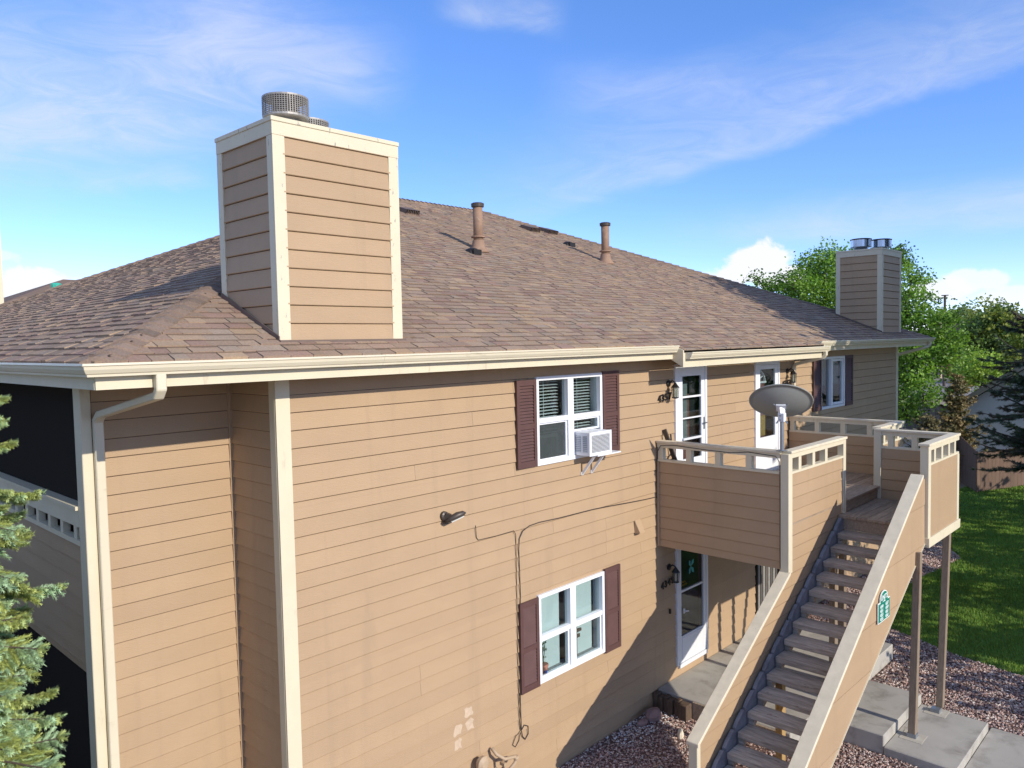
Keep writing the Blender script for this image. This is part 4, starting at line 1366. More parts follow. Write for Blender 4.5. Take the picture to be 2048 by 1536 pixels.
# posts
b = MB(); b.bar((7.98, -3.47, -0.33), (8.30, -3.43, 2.31), 0.10, 0.10, (0, 1, 0)); b.build('support_post', POSTW, STAIR, bevel=0.006)
b = MB(); b.bar((9.24, -3.50, -0.33), (9.80, -3.43, 2.31), 0.10, 0.10, (0, 1, 0)); b.build('support_post', POSTW, STAIR, bevel=0.006)
for (x, y, zt, zb, m_) in ((8.70, -2.05, 2.6, -0.18, POSTW), (9.22, -2.0, 2.6, -0.18, POSTW), (6.1, -2.34, 0.95, -0.45, YELW), (11.45, -2.0, 2.6, -0.18, POSTW)):
    box('support_post', m_, STAIR, x - 0.055, x + 0.055, y - 0.05, y + 0.05, zb, zt, 0.005)
for cx, cy in ((7.98, -3.47), (9.02, -3.50)):
    b = MB(); b.box(cx - 0.15, cx + 0.15, cy - 0.16, cy + 0.14, -0.329, -0.324); b.build('footing_patch', CONCE, STAIR)
    b = MB(); b.box(cx - 0.06, cx + 0.06, cy - 0.062, cy + 0.062, -0.3235, -0.27); b.build('post_base', MAST, STAIR)
# ---- timber edging under the porch slab
TW = thing('timber_edging', 'short dark upright timbers holding the gravel back at the porch slab corner', 'retaining wall', (6.5, -0.4, GZ))
for i, (y, w, h, lean) in enumerate(((-0.07, 0.10, -0.20, 0), (-0.17, 0.08, -0.22, 0.01), (-0.26, 0.08, -0.2, 0), (-0.36, 0.10, -0.21, 0.02), (-0.46, 0.08, -0.2, 0), (-0.60, 0.16, -0.205, 0.03))):
    box('timber', TIMB, TW, 6.47 - lean * 2, 6.605 - lean, y - w / 2, y + w / 2, GZ - 0.1, h, 0.01)
box('plank', WOOD, TW, 6.575, 6.612, -2.1, -0.69, GZ - 0.1, -0.19)

# ================================================================== THINGS ON THE ROOF
def vent_pipe(x, y, h, label):
    z = ZE + SL * (y - RY0)
    T = thing('vent_pipe', label, 'vent pipe', (x, y, z), 'vent pipes on the roof')
    b = MB(); b.lathe((x, y, z - 0.08), [(0.22, 0.02), (0.20, 0.055), (0.135, 0.14), (0.115, 0.25), (0.11, 0.27)], 20); b.build('boot', PIPE, T, True)
    b = MB(); b.lathe((x, y, z), [(0.095, 0.1), (0.094, 0.5), (0.097, h - 0.02)], 20); b.build('pipe', PIPE, T, True)
    b = MB(); b.lathe((x, y, z), [(0.10, 0.235), (0.14, 0.24), (0.14, 0.265), (0.10, 0.275)], 20); b.build('storm_collar', PIPE, T)
    b = MB(); b.lathe((x, y, z), [(0.10, h - 0.04), (0.125, h - 0.035), (0.13, h + 0.03), (0.10, h + 0.045), (0.03, h + 0.05)], 20); b.build('cap', BRONZE, T)


vent_pipe(6.82, 4.156, 0.87, 'rusty brown vent pipe on the roof nearer the big chimney')
vent_pipe(11.05, 4.218, 0.88, 'rusty brown vent pipe on the roof farther from the big chimney')


def box_vent(x, y, label):
    z = ZE + SL * (y - RY0)
    T = thing('roof_vent', label, 'roof vent', (x, y, z), 'box vents below the ridge')
    b = MB()
    n = Vector((0, -sT, cT)); up = Vector((0, cT, sT))
    o_ = Vector((x, y, z + 0.01))
    w = 0.18
    pts = []
    for sx in (-w, w):
        for v, hh in ((-0.20, 0.0), (-0.20, 0.105), (0.20, 0.07), (0.20, 0.0)):
            pts.append(o_ + Vector((sx, 0, 0)) + up * v + n * hh)
    b.add(pts, [(0, 1, 2, 3), (7, 6, 5, 4), (1, 5, 6, 2), (2, 6, 7, 3)])
    b.build('hood', VENT, T)
    g = MB()
    for i in range(7):
        xx = x - w + 0.03 + i * 0.05
        p = o_ + up * -0.203
        g.bar((xx, p.y, p.z) + n * 0 if False else tuple(Vector((xx, p.y, p.z))), tuple(Vector((xx, p.y, p.z)) + n * 0.095), 0.014, 0.01)
    g.build('louvre', VENT, T)


box_vent(7.20, 6.80, 'brown box vent on the roof just right of the big chimney')
box_vent(11.15, 6.70, 'left of the paired brown box vents below the ridge')
box_vent(11.85, 6.70, 'right of the paired brown box vents below the ridge')


def plastic_vent(x, y, label):
    z = ZE + SL * (y - RY0)
    b = MB()
    b.lathe((x, y, z), [(0.15, -0.03), (0.13, 0.04), (0.10, 0.075), (0.05, 0.09)], 10)
    b.box(x - 0.10, x + 0.10, y - 0.16, y - 0.02, z - 0.05, z + 0.05)
    o = b.build('plastic_roof_vent', BLACK)
    tag(o, label, 'roof vent', 'small black roof vents')


plastic_vent(6.40, 3.90, 'small black plastic vent at the foot of the nearer vent pipe')
plastic_vent(11.22, 5.5, 'small black plastic vent upslope of the farther vent pipe')
b = MB(); b.lathe((2.0, 13.4, 7.02), [(0.11, -0.05), (0.12, 0.03), (0.09, 0.06), (0.03, 0.07)], 10)
tag(b.build('plastic_bag', mat('teal_plastic', (0.05, 0.42, 0.30), 0.5, 0.1)), 'small teal green scrap lying on the left roof slope', 'litter')

# wing of the roof behind
b = MB()
b.add([(-1.2, 17.5, 5.4), (-1.2, 30.5, 5.4), (5.3, 24, 8.05), (9.0, 24, 8.05), (9.0, 17.5, 5.4), (9.0, 30.5, 5.4)], [(0, 2, 1), (0, 4, 3, 2), (1, 2, 3, 5), (4, 5, 3)])
BW = thing('rear_wing', 'brown roofed rear wing peeping over the left hip', 'building', (4, 24, GZ))
b.col = (0.19, 0.135, 0.105)
for i in range(len(b.c)): b.c[i] = (0.19, 0.135, 0.105)
b.build('roof', SHINGLE, BW)
box('wall', SIDING, BW, -0.7, 8.9, 18, 30, GZ, 5.39)

# ================================================================== THINGS ON THE WALL
# air conditioner
AC = thing('air_conditioner', 'white window air conditioner on metal brackets in the upper window', 'air conditioner', (4.82, -0.15, 3.88))
x0, x1, y0, y1, z0, z1 = 4.566, 5.075, -0.30, 0.04, 3.892, 4.222
b = MB(); b.box(x0 + 0.004, x1 - 0.004, y0 + 0.012, y1, z0 + 0.004, z1 - 0.004); b.build('case', WHITE, AC)
b = MB(); frame_rect(b, x0, x1, z0, z1, 0.045, y0, y0 + 0.0115); b.build('rear_frame', WHITE, AC)
box('coil', ACG, AC, x0 + 0.045, x1 - 0.045, y0 + 0.008, y0 + 0.0118, z0 + 0.045, z1 - 0.045)
for i in range(13):
    z = z0 + 0.058 + i * 0.018
    box('grille_bar', WHITE2, AC, x0 + 0.046, x1 - 0.046, y0 + 0.001, y0 + 0.007, z - 0.0035, z + 0.0035)
for k, (ya, yb) in enumerate(((y0 + 0.045, y0 + 0.125), (y0 + 0.155, y0 + 0.255))):
    box('side_louvre', ACS, AC, x0 + 0.001, x0 + 0.0035, ya, yb, z0 + 0.05, z1 - 0.05)
    for i in range(9):
        z = z0 + 0.06 + i * 0.026
        box('fin', WHITE2, AC, x0 - 0.003, x0 + 0.0008, ya, yb, z - 0.003, z + 0.003)
box('filler_panel', WHITE, AC, 4.55, 5.155, -0.020, -0.004, 3.88, 3.8915)
box('sill_plate', WHITE, AC, 4.75, 5.30, -0.30, -0.046, 3.872, 3.888)
for xx in (4.735, 4.955):
    b = MB(); b.bar((xx, -0.03, 3.605), (xx + 0.02, -0.235, 3.872), 0.03, 0.03); b.build('bracket', WHITE2, AC)
    b = MB(); b.box(xx - 0.025, xx + 0.025, -0.032, -0.021, 3.585, 3.63); b.build('bracket_foot', WHITE2, AC)


def wall_lantern(x, z, label):
    T = thing('wall_lantern', label, 'wall lamp', (x, -0.02, z), 'coach lanterns beside the doors')
    b = MB(); b.tube([(x, -0.021, z), (x, -0.035, z), (x, -0.045, z)], [0.055, 0.055, 0.03], 14); b.build('back_plate', BLACK, T)
    b = MB(); b.tube([(x, -0.04, z), (x, -0.09, z + 0.045), (x, -0.14, z + 0.03), (x, -0.15, z - 0.005)], 0.012, 8); b.build('arm', BLACK, T)
    cx, cy, ct = x, -0.15, z - 0.01
    b = MB(); b.lathe((cx, cy, ct), [(0.012, 0.03), (0.03, 0.0), (0.065, -0.045), (0.07, -0.055)], 6); b.build('roof', BLACK, T)
    b = MB()
    for k in range(6):
        a = math.pi / 3 * k
        b.bar((cx + 0.06 * math.cos(a), cy + 0.06 * math.sin(a), ct - 0.055), (cx + 0.05 * math.cos(a), cy + 0.05 * math.sin(a), ct - 0.21), 0.008, 0.008)
    b.lathe((cx, cy, ct), [(0.055, -0.21), (0.058, -0.222), (0.02, -0.235)], 6)
    b.build('cage', BLACK, T)
    b = MB(); b.lathe((cx, cy, ct), [(0.05, -0.06), (0.043, -0.205)], 6); b.build('glass', glassl, T)
    b = MB(); b.lathe((cx, cy, ct), [(0.012, -0.2), (0.016, -0.12), (0.006, -0.09)], 8); b.build('bulb', GLOW, T)


glassl = glassmat('lantern_glass', (0.8, 0.82, 0.75), 0.15, 0.25, (0.5, 0.5, 0.42))
wall_lantern(7.02, 4.775, 'black coach lantern left of the upper door beside the air conditioned window')
wall_lantern(11.50, 4.80, 'black coach lantern above the dish, right of the fan light door')
wall_lantern(6.99, 1.745, 'black coach lantern in shade left of the ground floor door')


def digits(txt, x, z, size, ang, label):
    T = thing('house_number', label, 'house number', (x, -0.02, z))
    ca, sa = math.cos(ang), math.sin(ang)
    for i, ch in enumerate(txt):
        cu = bpy.data.curves.new('digit', 'FONT'); cu.body = ch; cu.size = size; cu.extrude = 0.006; cu.offset = 0.004; cu.resolution_u = 2
        o = bpy.data.objects.new('digit', cu); COL.objects.link(o)
        dg = bpy.context.evaluated_depsgraph_get()
        me = bpy.data.meshes.new_from_object(o.evaluated_get(dg))
        bpy.data.objects.remove(o)
        me.materials.clear(); me.materials.append(BLACK)
        q = bpy.data.objects.new('digit', me); COL.objects.link(q)
        st = size * 0.62
        q.location = (x + st * i * ca, -0.034, z + st * i * sa)
        q.rotation_euler = (math.pi / 2, 0.12, 0)
        hang(q, T)
        q.rotation_euler = (math.pi / 2, 0.0, 0)


digits('4357', 6.70, 4.485, 0.165, 0.10, 'black house number reading 4357 under the left upper lantern')
digits('4363', 11.25, 4.49, 0.165, 0.05, 'black house number reading 4363 behind the satellite dish')
digits('4349', 6.74, 1.425, 0.16, 0.10, 'black house number reading 4349 by the ground floor door')
b = MB(); b.box(6.985, 7.015, -0.045, -0.021, 0.96, 1.04)
tag(b.build('door_bell', BLACK), 'small black door bell below the number 4349', 'door bell')

# security light
SLT = thing('security_light', 'small bronze hooded security light on the bare part of the wall', 'wall light', (2.13, -0.03, 3.45))
b = MB(); b.tube([(2.11, -0.019, 3.46), (2.11, -0.05, 3.46), (2.11, -0.06, 3.46)], [0.058, 0.055, 0.035], 12); b.build('back_plate', BRONZE, SLT)
b = MB()
b.bar((2.11, -0.05, 3.46), (2.14, -0.10, 3.44), 0.05, 0.09)
b.build('arm', BRONZE, SLT)
b = MB()
hood = [(2.08, -0.08, 3.40, 0.03), (2.14, -0.12, 3.435, 0.075), (2.21, -0.15, 3.465, 0.085), (2.28, -0.18, 3.485, 0.06), (2.31, -0.19, 3.487, 0.015)]
b.tube([h[:3] for h in hood], [h[3] * 0.5 for h in hood], 12)
b.build('hood', BRONZE, SLT, True)
b = MB(); b.bar((2.12, -0.135, 3.405), (2.27, -0.185, 3.455), 0.06, 0.01); b.build('lens', GLOW, SLT)
b = MB(); b.box(2.085, 2.14, -0.065, -0.03, 3.365, 3.40); b.build('sensor', BRONZE, SLT)


# cables
def wall_y(z):
    fr = ((z - 5.2) / 0.18) % 1.0
    return -(0.019 * (1 - fr) + 0.003)


def cable(pts, r, label):
    out = []
    for (a, c) in zip(pts[:-1], pts[1:]):
        n = max(2, int(math.hypot(c[0] - a[0], c[1] - a[1]) / 0.06))
        for i in range(n):
            t = i / n
            out.append((a[0] + (c[0] - a[0]) * t, a[1] + (c[1] - a[1]) * t))
    out.append(pts[-1])
    P = [(x, -0.022 - r, z) for x, z in out]
    b = MB(); b.tube(P, r, 6)
    return tag(b.build('cable', CABLE), label, 'cable')


cable([(6.63, 2.97), (6.3, 2.98), (5.9, 3.0), (5.4, 3.03), (5.0, 3.05), (4.6, 3.055), (4.2, 3.06), (3.8, 3.075), (3.60, 3.065), (3.47, 3.02), (3.40, 2.93), (3.385, 2.8), (3.40, 2.2), (3.385, 1.6), (3.37, 1.2), (3.36, 0.75), (3.37, 0.37),
       (3.43, 0.42), (3.50, 0.38), (3.50, 0.27), (3.44, 0.22), (3.39, 0.28), (3.37, 0.36)], 0.0065, 'thick dark cable running from the deck and down the wall past the lower shutter')
cable([(2.62, 3.25), (2.63, 3.10), (2.66, 3.06), (3.0, 3.05), (3.30, 3.055), (3.335, 3.0), (3.335, 2.1), (3.33, 1.3), (3.335, 0.5), (3.35, 0.37), (3.26, 0.33), (3.20, 0.24), (3.25, 0.19), (3.32, 0.25), (3.35, 0.35)], 0.0045, 'thin cable looping below the security light and down the wall')
# dish lead along the deck rail
P = [(XK - 0.012, -0.02, 2.95), (XK - 0.012, -0.04, 3.70), (XK - 0.012, -0.10, 3.80), (XK - 0.012, -0.35, 3.825), (XK - 0.012, -0.9, 3.80), (XK - 0.012, -1.3, 3.79), (XK - 0.012, -1.6, 3.825), (XK - 0.012, -2.02, 3.80), (XK - 0.014, -2.08, 3.72), (XK - 0.014, -2.085, 3.2), (XK - 0.014, -2.085, 2.2)]
b = MB(); b.tube(P, 0.006, 6); tag(b.build('cable', CABLE), 'dark satellite lead sagging along the left deck rail', 'cable')

# dryer vent hood
b = MB(); b.add([(6.02, -0.02, 2.70), (6.17, -0.02, 2.70), (6.17, -0.02, 2.49), (6.02, -0.02, 2.49), (6.03, -0.12, 2.50), (6.16, -0.12, 2.50), (6.16, -0.03, 2.70), (6.03, -0.03, 2.70)],
              [(7, 4, 5, 6), (0, 3, 4, 7), (6, 5, 2, 1), (0, 7, 6, 1)])
tag(b.build('vent_hood', SIDING), 'small tan painted vent hood on the wall left of the deck', 'vent hood')

# dish
DS = thing('satellite_dish', 'grey oval satellite dish on a steel mast at the deck corner', 'satellite dish', (6.69, -2.12, ZT))
mx, my = 6.68, -2.10
b = MB(); b.tube([(mx, my, ZT), (mx, my, 4.36)], 0.028, 12); b.build('mast', MAST, DS)
b = MB(); b.box(mx - 0.06, mx + 0.06, my - 0.06, my + 0.06, ZT + 0.001, ZT + 0.012); b.build('mast_foot', MAST, DS)
face = Vector((0.70, 0.315, 0.64)).normalized()
side = face.cross(Vector((0, 0, 1))).normalized()
upv = side.cross(face).normalized()
ctr = Vector((mx, my, 4.545)) + Vector((0.03, 0.03, 0.0))
b = MB(); nr, na = 8, 40
AX, AY, DEP = 0.425, 0.315, 0.10
for lay, off in ((0, 0.0), (1, 0.012)):
    for i in range(nr + 1):
        r = i / nr
        for k in range(na):
            a = 2 * math.pi * k / na
            p = ctr + side * (AX * r * math.cos(a)) + upv * (AY * r * math.sin(a)) + face * (DEP * r * r - 0.04 + off)
            b.v.append(tuple(p))
lay_n = (nr + 1) * na
for lay in (0, 1):
    for i in range(nr):
        for k in range(na):
            k2 = (k + 1) % na
            q = (lay * lay_n + i * na + k, lay * lay_n + i * na + k2, lay * lay_n + (i + 1) * na + k2, lay * lay_n + (i + 1) * na + k)
            b.face(q if lay == 1 else tuple(reversed(q)))
for k in range(na):
    k2 = (k + 1) % na
    b.face((nr * na + k, nr * na + k2, lay_n + nr * na + k2, lay_n + nr * na + k))
b.build('reflector', DISH, DS, True)
b = MB()
rim = [ctr + side * (AX * 1.005 * math.cos(2 * math.pi * k / 48)) + upv * (AY * 1.005 * math.sin(2 * math.pi * k / 48)) + face * (DEP - 0.034) for k in range(49)]
b.tube(rim, 0.011, 6, caps=False); b.build('rim', DISH, DS, True)
bk = ctr - face * 0.045
b = MB()
b.bar(Vector((mx, my, 4.30)), Vector((mx, my, 4.42)), 0.085, 0.085)
b.bar(bk - upv * 0.09 - side * 0.0, bk + upv * 0.03, 0.13, 0.03, face)
b.bar(Vector((mx, my, 4.40)), bk - upv * 0.03, 0.075, 0.06)
b.build('mount', WHITE2, DS)
for sx in (-1, 1):
    b = MB(); b.bar(bk + side * 0.06 * sx, bk + side * 0.10 * sx + upv * 0.035 + face * 0.01, 0.022, 0.012); b.build('mount_tab', MAST, DS)
    b = MB(); b.bar(Vector((mx, my, 4.31)) + side * 0.05 * sx, Vector((mx, my, 4.27)) + side * 0.075 * sx, 0.02, 0.02); b.build('bolt', MAST, DS)
for dz in (4.32, 4.38): box('clamp', MAST, DS, mx - 0.062, mx + 0.062, my - 0.012, my + 0.012, dz, dz + 0.014)
b = MB(); arm_end = ctr + face * 0.42 - upv * 0.33
b.bar(ctr - upv * 0.25 - face * 0.0, arm_end, 0.03, 0.03); b.bar(arm_end, arm_end + upv * 0.07 - face * 0.06, 0.06, 0.06); b.build('feed_arm', DISH, DS)

# unit sign on the outer stair panel
SG = thing('unit_sign', 'green arched sign headed UNITS listing house numbers on the outer stair panel', 'sign', (6.83, YO - 0.02, 1.70))
sx0, sx1, sz0, sz1 = 6.618, 7.044, 1.715, 1.963
sgy = YO - 0.02
mid = (sx0 + sx1) / 2


def sign_outline(g):
    pts = [(sx0 - g, sz0 - g), (sx1 + g, sz0 - g), (sx1 + g, sz1 + g), (mid + 0.135 + g, sz1 + g)]
    for k in range(0, 13):
        a = math.pi * k / 12
        pts.append((mid + (0.135 + g) * math.cos(a), sz1 + 0.03 + (0.105 + g) * math.sin(a)))
    pts += [(mid - 0.135 - g, sz1 + g), (sx0 - g, sz1 + g)]
    return pts


b = MB(); b.prism([(x, sgy, z) for x, z in sign_outline(0.012)], (0, 0.012, 0)); b.build('border', SIGNW, SG)
b = MB(); b.prism([(x, sgy - 0.003, z) for x, z in sign_outline(0.0)], (0, 0.002, 0)); b.build('plate', GREEN, SG)


def lettering(txt, x, z, size, parent, m, y):
    cu = bpy.data.curves.new('lettering', 'FONT'); cu.body = txt; cu.size = size; cu.extrude = 0.001; cu.align_x = 'CENTER'; cu.offset = 0.0015; cu.resolution_u = 2
    o = bpy.data.objects.new('lettering', cu); COL.objects.link(o)
    dg = bpy.context.evaluated_depsgraph_get()
    me = bpy.data.meshes.new_from_object(o.evaluated_get(dg))
    bpy.data.objects.remove(o)
    me.materials.clear(); me.materials.append(m)
    q = bpy.data.objects.new('lettering', me); COL.objects.link(q)
    q.location = (x, y, z); q.rotation_euler = (math.pi / 2, 0, 0)
    hang(q, parent)
    q.rotation_euler = (math.pi / 2, 0, 0)


lettering('UNITS', mid, sz1 + 0.03, 0.092, SG, SIGNW, sgy - 0.0045)
for i, (a, c) in enumerate((('4349', '4357'), ('4351', '4359'), ('4353', '4361'), ('4355', '4363'))):
    z = sz1 - 0.068 - i * 0.055
    lettering(a, mid - 0.10, z, 0.058, SG, SIGNW, sgy - 0.0045)
    lettering(c, mid + 0.10, z, 0.058, SG, SIGNW, sgy - 0.0045)
b = MB(); b.prism([(mid - 0.07, sgy - 0.0045, sz1 + 0.002), (mid + 0.07, sgy - 0.0045, sz1 + 0.002), (mid + 0.02, sgy - 0.0045, sz1 + 0.012), (mid, sgy - 0.0045, sz1 + 0.026), (mid - 0.02, sgy - 0.0045, sz1 + 0.012)], (0, 0.001, 0))
b.build('emblem', SIGNW, SG)

# gas regulator and pipes at the foot of the wall
GM = thing('gas_regulator', 'tan painted gas regulator with bent pipes at the foot of the wall', 'gas regulator', (2.6, -0.1, GZ))
b = MB(); b.tube([(2.55, -0.10, 0.30), (2.55, -0.155, 0.30), (2.55, -0.165, 0.30), (2.55, -0.19, 0.30)], [0.085, 0.095, 0.085, 0.05], 16); b.build('diaphragm', TANP, GM, False)
b = MB(); b.tube([(2.55, -0.13, GZ), (2.55, -0.13, 0.02), (2.55, -0.13, 0.22)], 0.028, 10); b.tube([(2.3, -0.13, 0.12), (2.8, -0.13, 0.12)], 0.025, 10)
b.lathe((2.55, -0.13, 0.1), [(0.045, -0.05), (0.045, 0.06)], 10)
b.build('riser_pipe', TANP, GM, True)
b = MB(); b.tube([(2.78, -0.06, 0.38), (2.80, -0.13, 0.31), (2.88, -0.19, 0.24), (3.06, -0.19, 0.20), (3.10, -0.19, 0.17), (3.06, -0.19, 0.11), (2.95, -0.17, 0.04), (2.93, -0.16, -0.02), (2.93, -0.16, GZ)], 0.022, 10)
b.build('bent_pipe', TANP, GM, True)
b = MB(); b.lathe((3.09, -0.19, 0.17), [(0.03, -0.03), (0.036, 0.0), (0.03, 0.03)], 10); b.box(2.86, 2.90, -0.20, -0.12, 0.15, 0.19); b.build('elbow', TANP, GM)
b = MB(); b.tube([(2.28, -0.06, 0.27), (2.30, -0.13, 0.18), (2.3, -0.13, GZ)], 0.02, 8); b.build('side_pipe', TANP, GM)

# leaning board and rod by the upper door, on the deck
b = MB(); b.bar((6.90, -0.50, 2.845), (6.84, -0.05, 4.04), 0.07, 0.03, (1, 0, 0)); b.bar((6.93, -0.46, 2.9), (6.97, -0.1, 3.55), 0.10, 0.03, (1, 0, 0))
tag(b.build('leaning_board', BRONZE), 'dark brown board leaning on the wall behind the deck rail', 'board')
b = MB(); b.tube([(7.03, -0.12, 2.84), (7.03, -0.10, 3.35), (7.0, -0.07, 3.95)], 0.012, 6)
tag(b.build('thin_rod', BLACK), 'thin dark rod standing left of the upper storm door', 'rod')
# things behind the glass
PT = thing('potted_plant', 'leafy pot plant with a blue tag behind the lower window', 'plant', (3.93, 0.08, 0.92))
b = MB(); b.lathe((3.93, 0.065, 0.92), [(0.05, 0.0), (0.068, 0.12), (0.074, 0.12), (0.074, 0.145), (0.06, 0.147)], 14); b.build('pot', TERRA, PT)
b = MB(); R_ = random.Random(3)
for k in range(34):
    b.col = (0.05, 0.10, 0.04)
    a = R_.uniform(0, 6.28); h = R_.uniform(0.06, 0.30); r = R_.uniform(0.02, 0.08)
    p = Vector((3.93 + r * math.cos(a), 0.065 + 0.3 * r * math.sin(a), 1.06 + h))
    q = Vector((R_.uniform(-0.03, 0.03), 0, R_.uniform(0.01, 0.035)))
    b.add([p, p + q, p + q + Vector((0.012, 0, 0.014)), p + Vector((0.012, 0, 0.012))], [(0, 1, 2, 3)])
for k in range(6): b.tube([(3.93, 0.065, 1.05), (3.93 + R_.uniform(-.06, .06), 0.06, 1.30 + R_.uniform(-.05, .08))], 0.004, 4)
for i in range(len(b.c)): b.c[i] = (0.05, 0.09, 0.04)
b.build('foliage', LEAF, PT)
box('plant_tag', BLUET, PT, 3.885, 3.925, -0.012, -0.009, 0.96, 1.0)
b = MB(); b.box(4.62, 4.66, 0.05, 0.07, 0.95, 1.52); b.box(4.53, 4.76, 0.048, 0.072, 1.30, 1.34); b.box(4.58, 4.72, 0.045, 0.06, 1.22, 1.27)
tag(b.build('window_cross', TIMB), 'dark wooden cross ornament standing behind the lower window', 'ornament')
BF = MB()
for sx, sz in ((-1, 1), (1, 1), (-1, -1), (1, -1)):
    BF.add([(7.68, -0.02, 1.60), (7.68 + sx * 0.025, -0.03, 1.60 + sz * 0.10), (7.68 + sx * 0.08, -0.035, 1.60 + sz * 0.12), (7.68 + sx * 0.075, -0.03, 1.60 + sz * 0.04)], [(0, 1, 2, 3)])
    BF.add([(7.68, -0.018, 1.60), (7.68 + sx * 0.025, -0.028, 1.60 + sz * 0.10), (7.68 + sx * 0.08, -0.033, 1.60 + sz * 0.12), (7.68 + sx * 0.075, -0.028, 1.60 + sz * 0.04)], [(3, 2, 1, 0)])
tag(BF.build('butterfly_ornament', TEAL), 'teal butterfly ornament on the glass of the ground floor door', 'ornament')
b = MB()
for i in range(9): b.lathe((7.43 + (i % 5) * 0.05, 0.04, 1.30 + (i // 5) * 0.05), [(0.004, -0.02), (0.02, 0.0), (0.004, 0.02)], 6)
tag(b.build('flower_wreath', ORNG), 'small orange flower decoration low in the upper glass of the ground floor door', 'ornament')


# ================================================================== ROCKS
def rock(x, y, s, m, label, name='rock', sq=(1, 1, 0.7), seed=1):
    R = random.Random(seed)
    b = MB(); n, r_ = 9, 5
    prof = []
    for i in range(r_ + 1):
        ph = math.pi * i / r_ - math.pi / 2
        for k in range(n):
            a = 2 * math.pi * k / n
            j = R.uniform(0.82, 1.15)
            b.v.append((x + s * sq[0] * j * math.cos(ph) * math.cos(a), y + s * sq[1] * j * math.cos(ph) * math.sin(a), GZ + s * 0.3 + s * sq[2] * math.sin(ph) * j))
    for i in range(r_):
        for k in range(n):
            k2 = (k + 1) % n
            b.face((i * n + k, i * n + k2, (i + 1) * n + k2, (i + 1) * n + k))
    return tag(b.build(name, m), label, 'rock')


rock(6.18, -0.22, 0.16, ROCK, 'largest pink boulder against the wall by the dark timbers', sq=(1.2, 0.8, 0.6), seed=2)
rock(5.90, -0.22, 0.09, ROCK, 'smaller pale pink boulder just left of the largest one', sq=(1.2, 0.8, 0.6), seed=5)
rock(5.95, -0.86, 0.085, ROCKW, 'upright whitish rock alone on the sunlit gravel by the stair', sq=(0.7, 0.6, 1.3), seed=4)


# ================================================================== TREES
def tri_leaf(b, p, s, R, col):
    a = Vector((R.gauss(0, 1), R.gauss(0, 1), R.gauss(0, 0.7))).normalized()
    c = Vector((R.gauss(0, 1), R.gauss(0, 1), R.gauss(0, 1)))
    c = (c - a * c.dot(a)).normalized()
    b.col = col
    b.add([p - a * s * 0.5, p + c * s * 0.32, p + a * s * 0.5, p - c * s * 0.32], [(0, 1, 2, 3)])


def limb(b, a, c, r0, r1, R, seg=5, wob=0.06):
    a, c = Vector(a), Vector(c)
    L = (c - a).length
    pts = []
    for i in range(seg + 1):
        t = i / seg
        j = Vector((R.uniform(-1, 1), R.uniform(-1, 1), R.uniform(-1, 1))) * (wob * L * (0 if i in (0,) else 1) * 0.5)
        pts.append(a.lerp(c, t) + j)
    b.tube(pts, [r0 + (r1 - r0) * i / seg for i in range(seg + 1)], 6)
    return pts[-1]


def broad_tree(name, label, base, lobes, leaf, nclump, per, cols, trunk_r, seed, spread=0.4, group=None, cat='tree', z0=GZ):
    """deciduous tree: trunk, limbs to every lobe, leaf clumps scattered on the lobes"""
    R = random.Random(seed)
    T = thing(name, label, cat, (base[0], base[1], z0), group)
    t = MB(); fork = Vector((base[0], base[1], z0 + (min(l[2] for l in lobes) - z0) * 0.75))
    limb(t, (base[0], base[1], z0 - 0.1), fork, trunk_r, trunk_r * 0.75, R, 4, 0.04)
    for (x, y, z, r) in lobes:
        e = limb(t, fork, (x, y, z), trunk_r * 0.5, trunk_r * 0.12, R, 5, 0.08)
        for _ in range(4):
            d_ = Vector((R.gauss(0, 1), R.gauss(0, 1), R.gauss(0.2, 0.8))).normalized() * r * 0.85
            limb(t, e, Vector((x, y, z)) + d_, trunk_r * 0.12, trunk_r * 0.03, R, 3, 0.1)
    t.build('trunk', BARK, T)
    b = MB()
    wsum = sum(l[3] ** 2 for l in lobes)
    for (x, y, z, r) in lobes:
        n = int(nclump * r * r / wsum)
        for _ in range(n):
            d_ = Vector((R.gauss(0, 1), R.gauss(0, 1), R.gauss(0, 0.9))).normalized()
            rr_ = r * R.uniform(0.45, 1.08) * (1 + 0.18 * math.sin(5 * d_.x + seed) * math.cos(4 * d_.z))
            c = Vector((x, y, z)) + d_ * rr_
            tone = R.choice(cols); g = R.uniform(0.75, 1.25)
            for _k in range(per):
                p = c + Vector((R.gauss(0, spread), R.gauss(0, spread), R.gauss(0, spread * 0.6)))
                h = g * R.uniform(0.85, 1.15)
                tri_leaf(b, p, leaf * R.uniform(0.7, 1.3), R, (tone[0] * h, tone[1] * h, tone[2] * h))
    b.build('crown', LEAF, T)
    return T


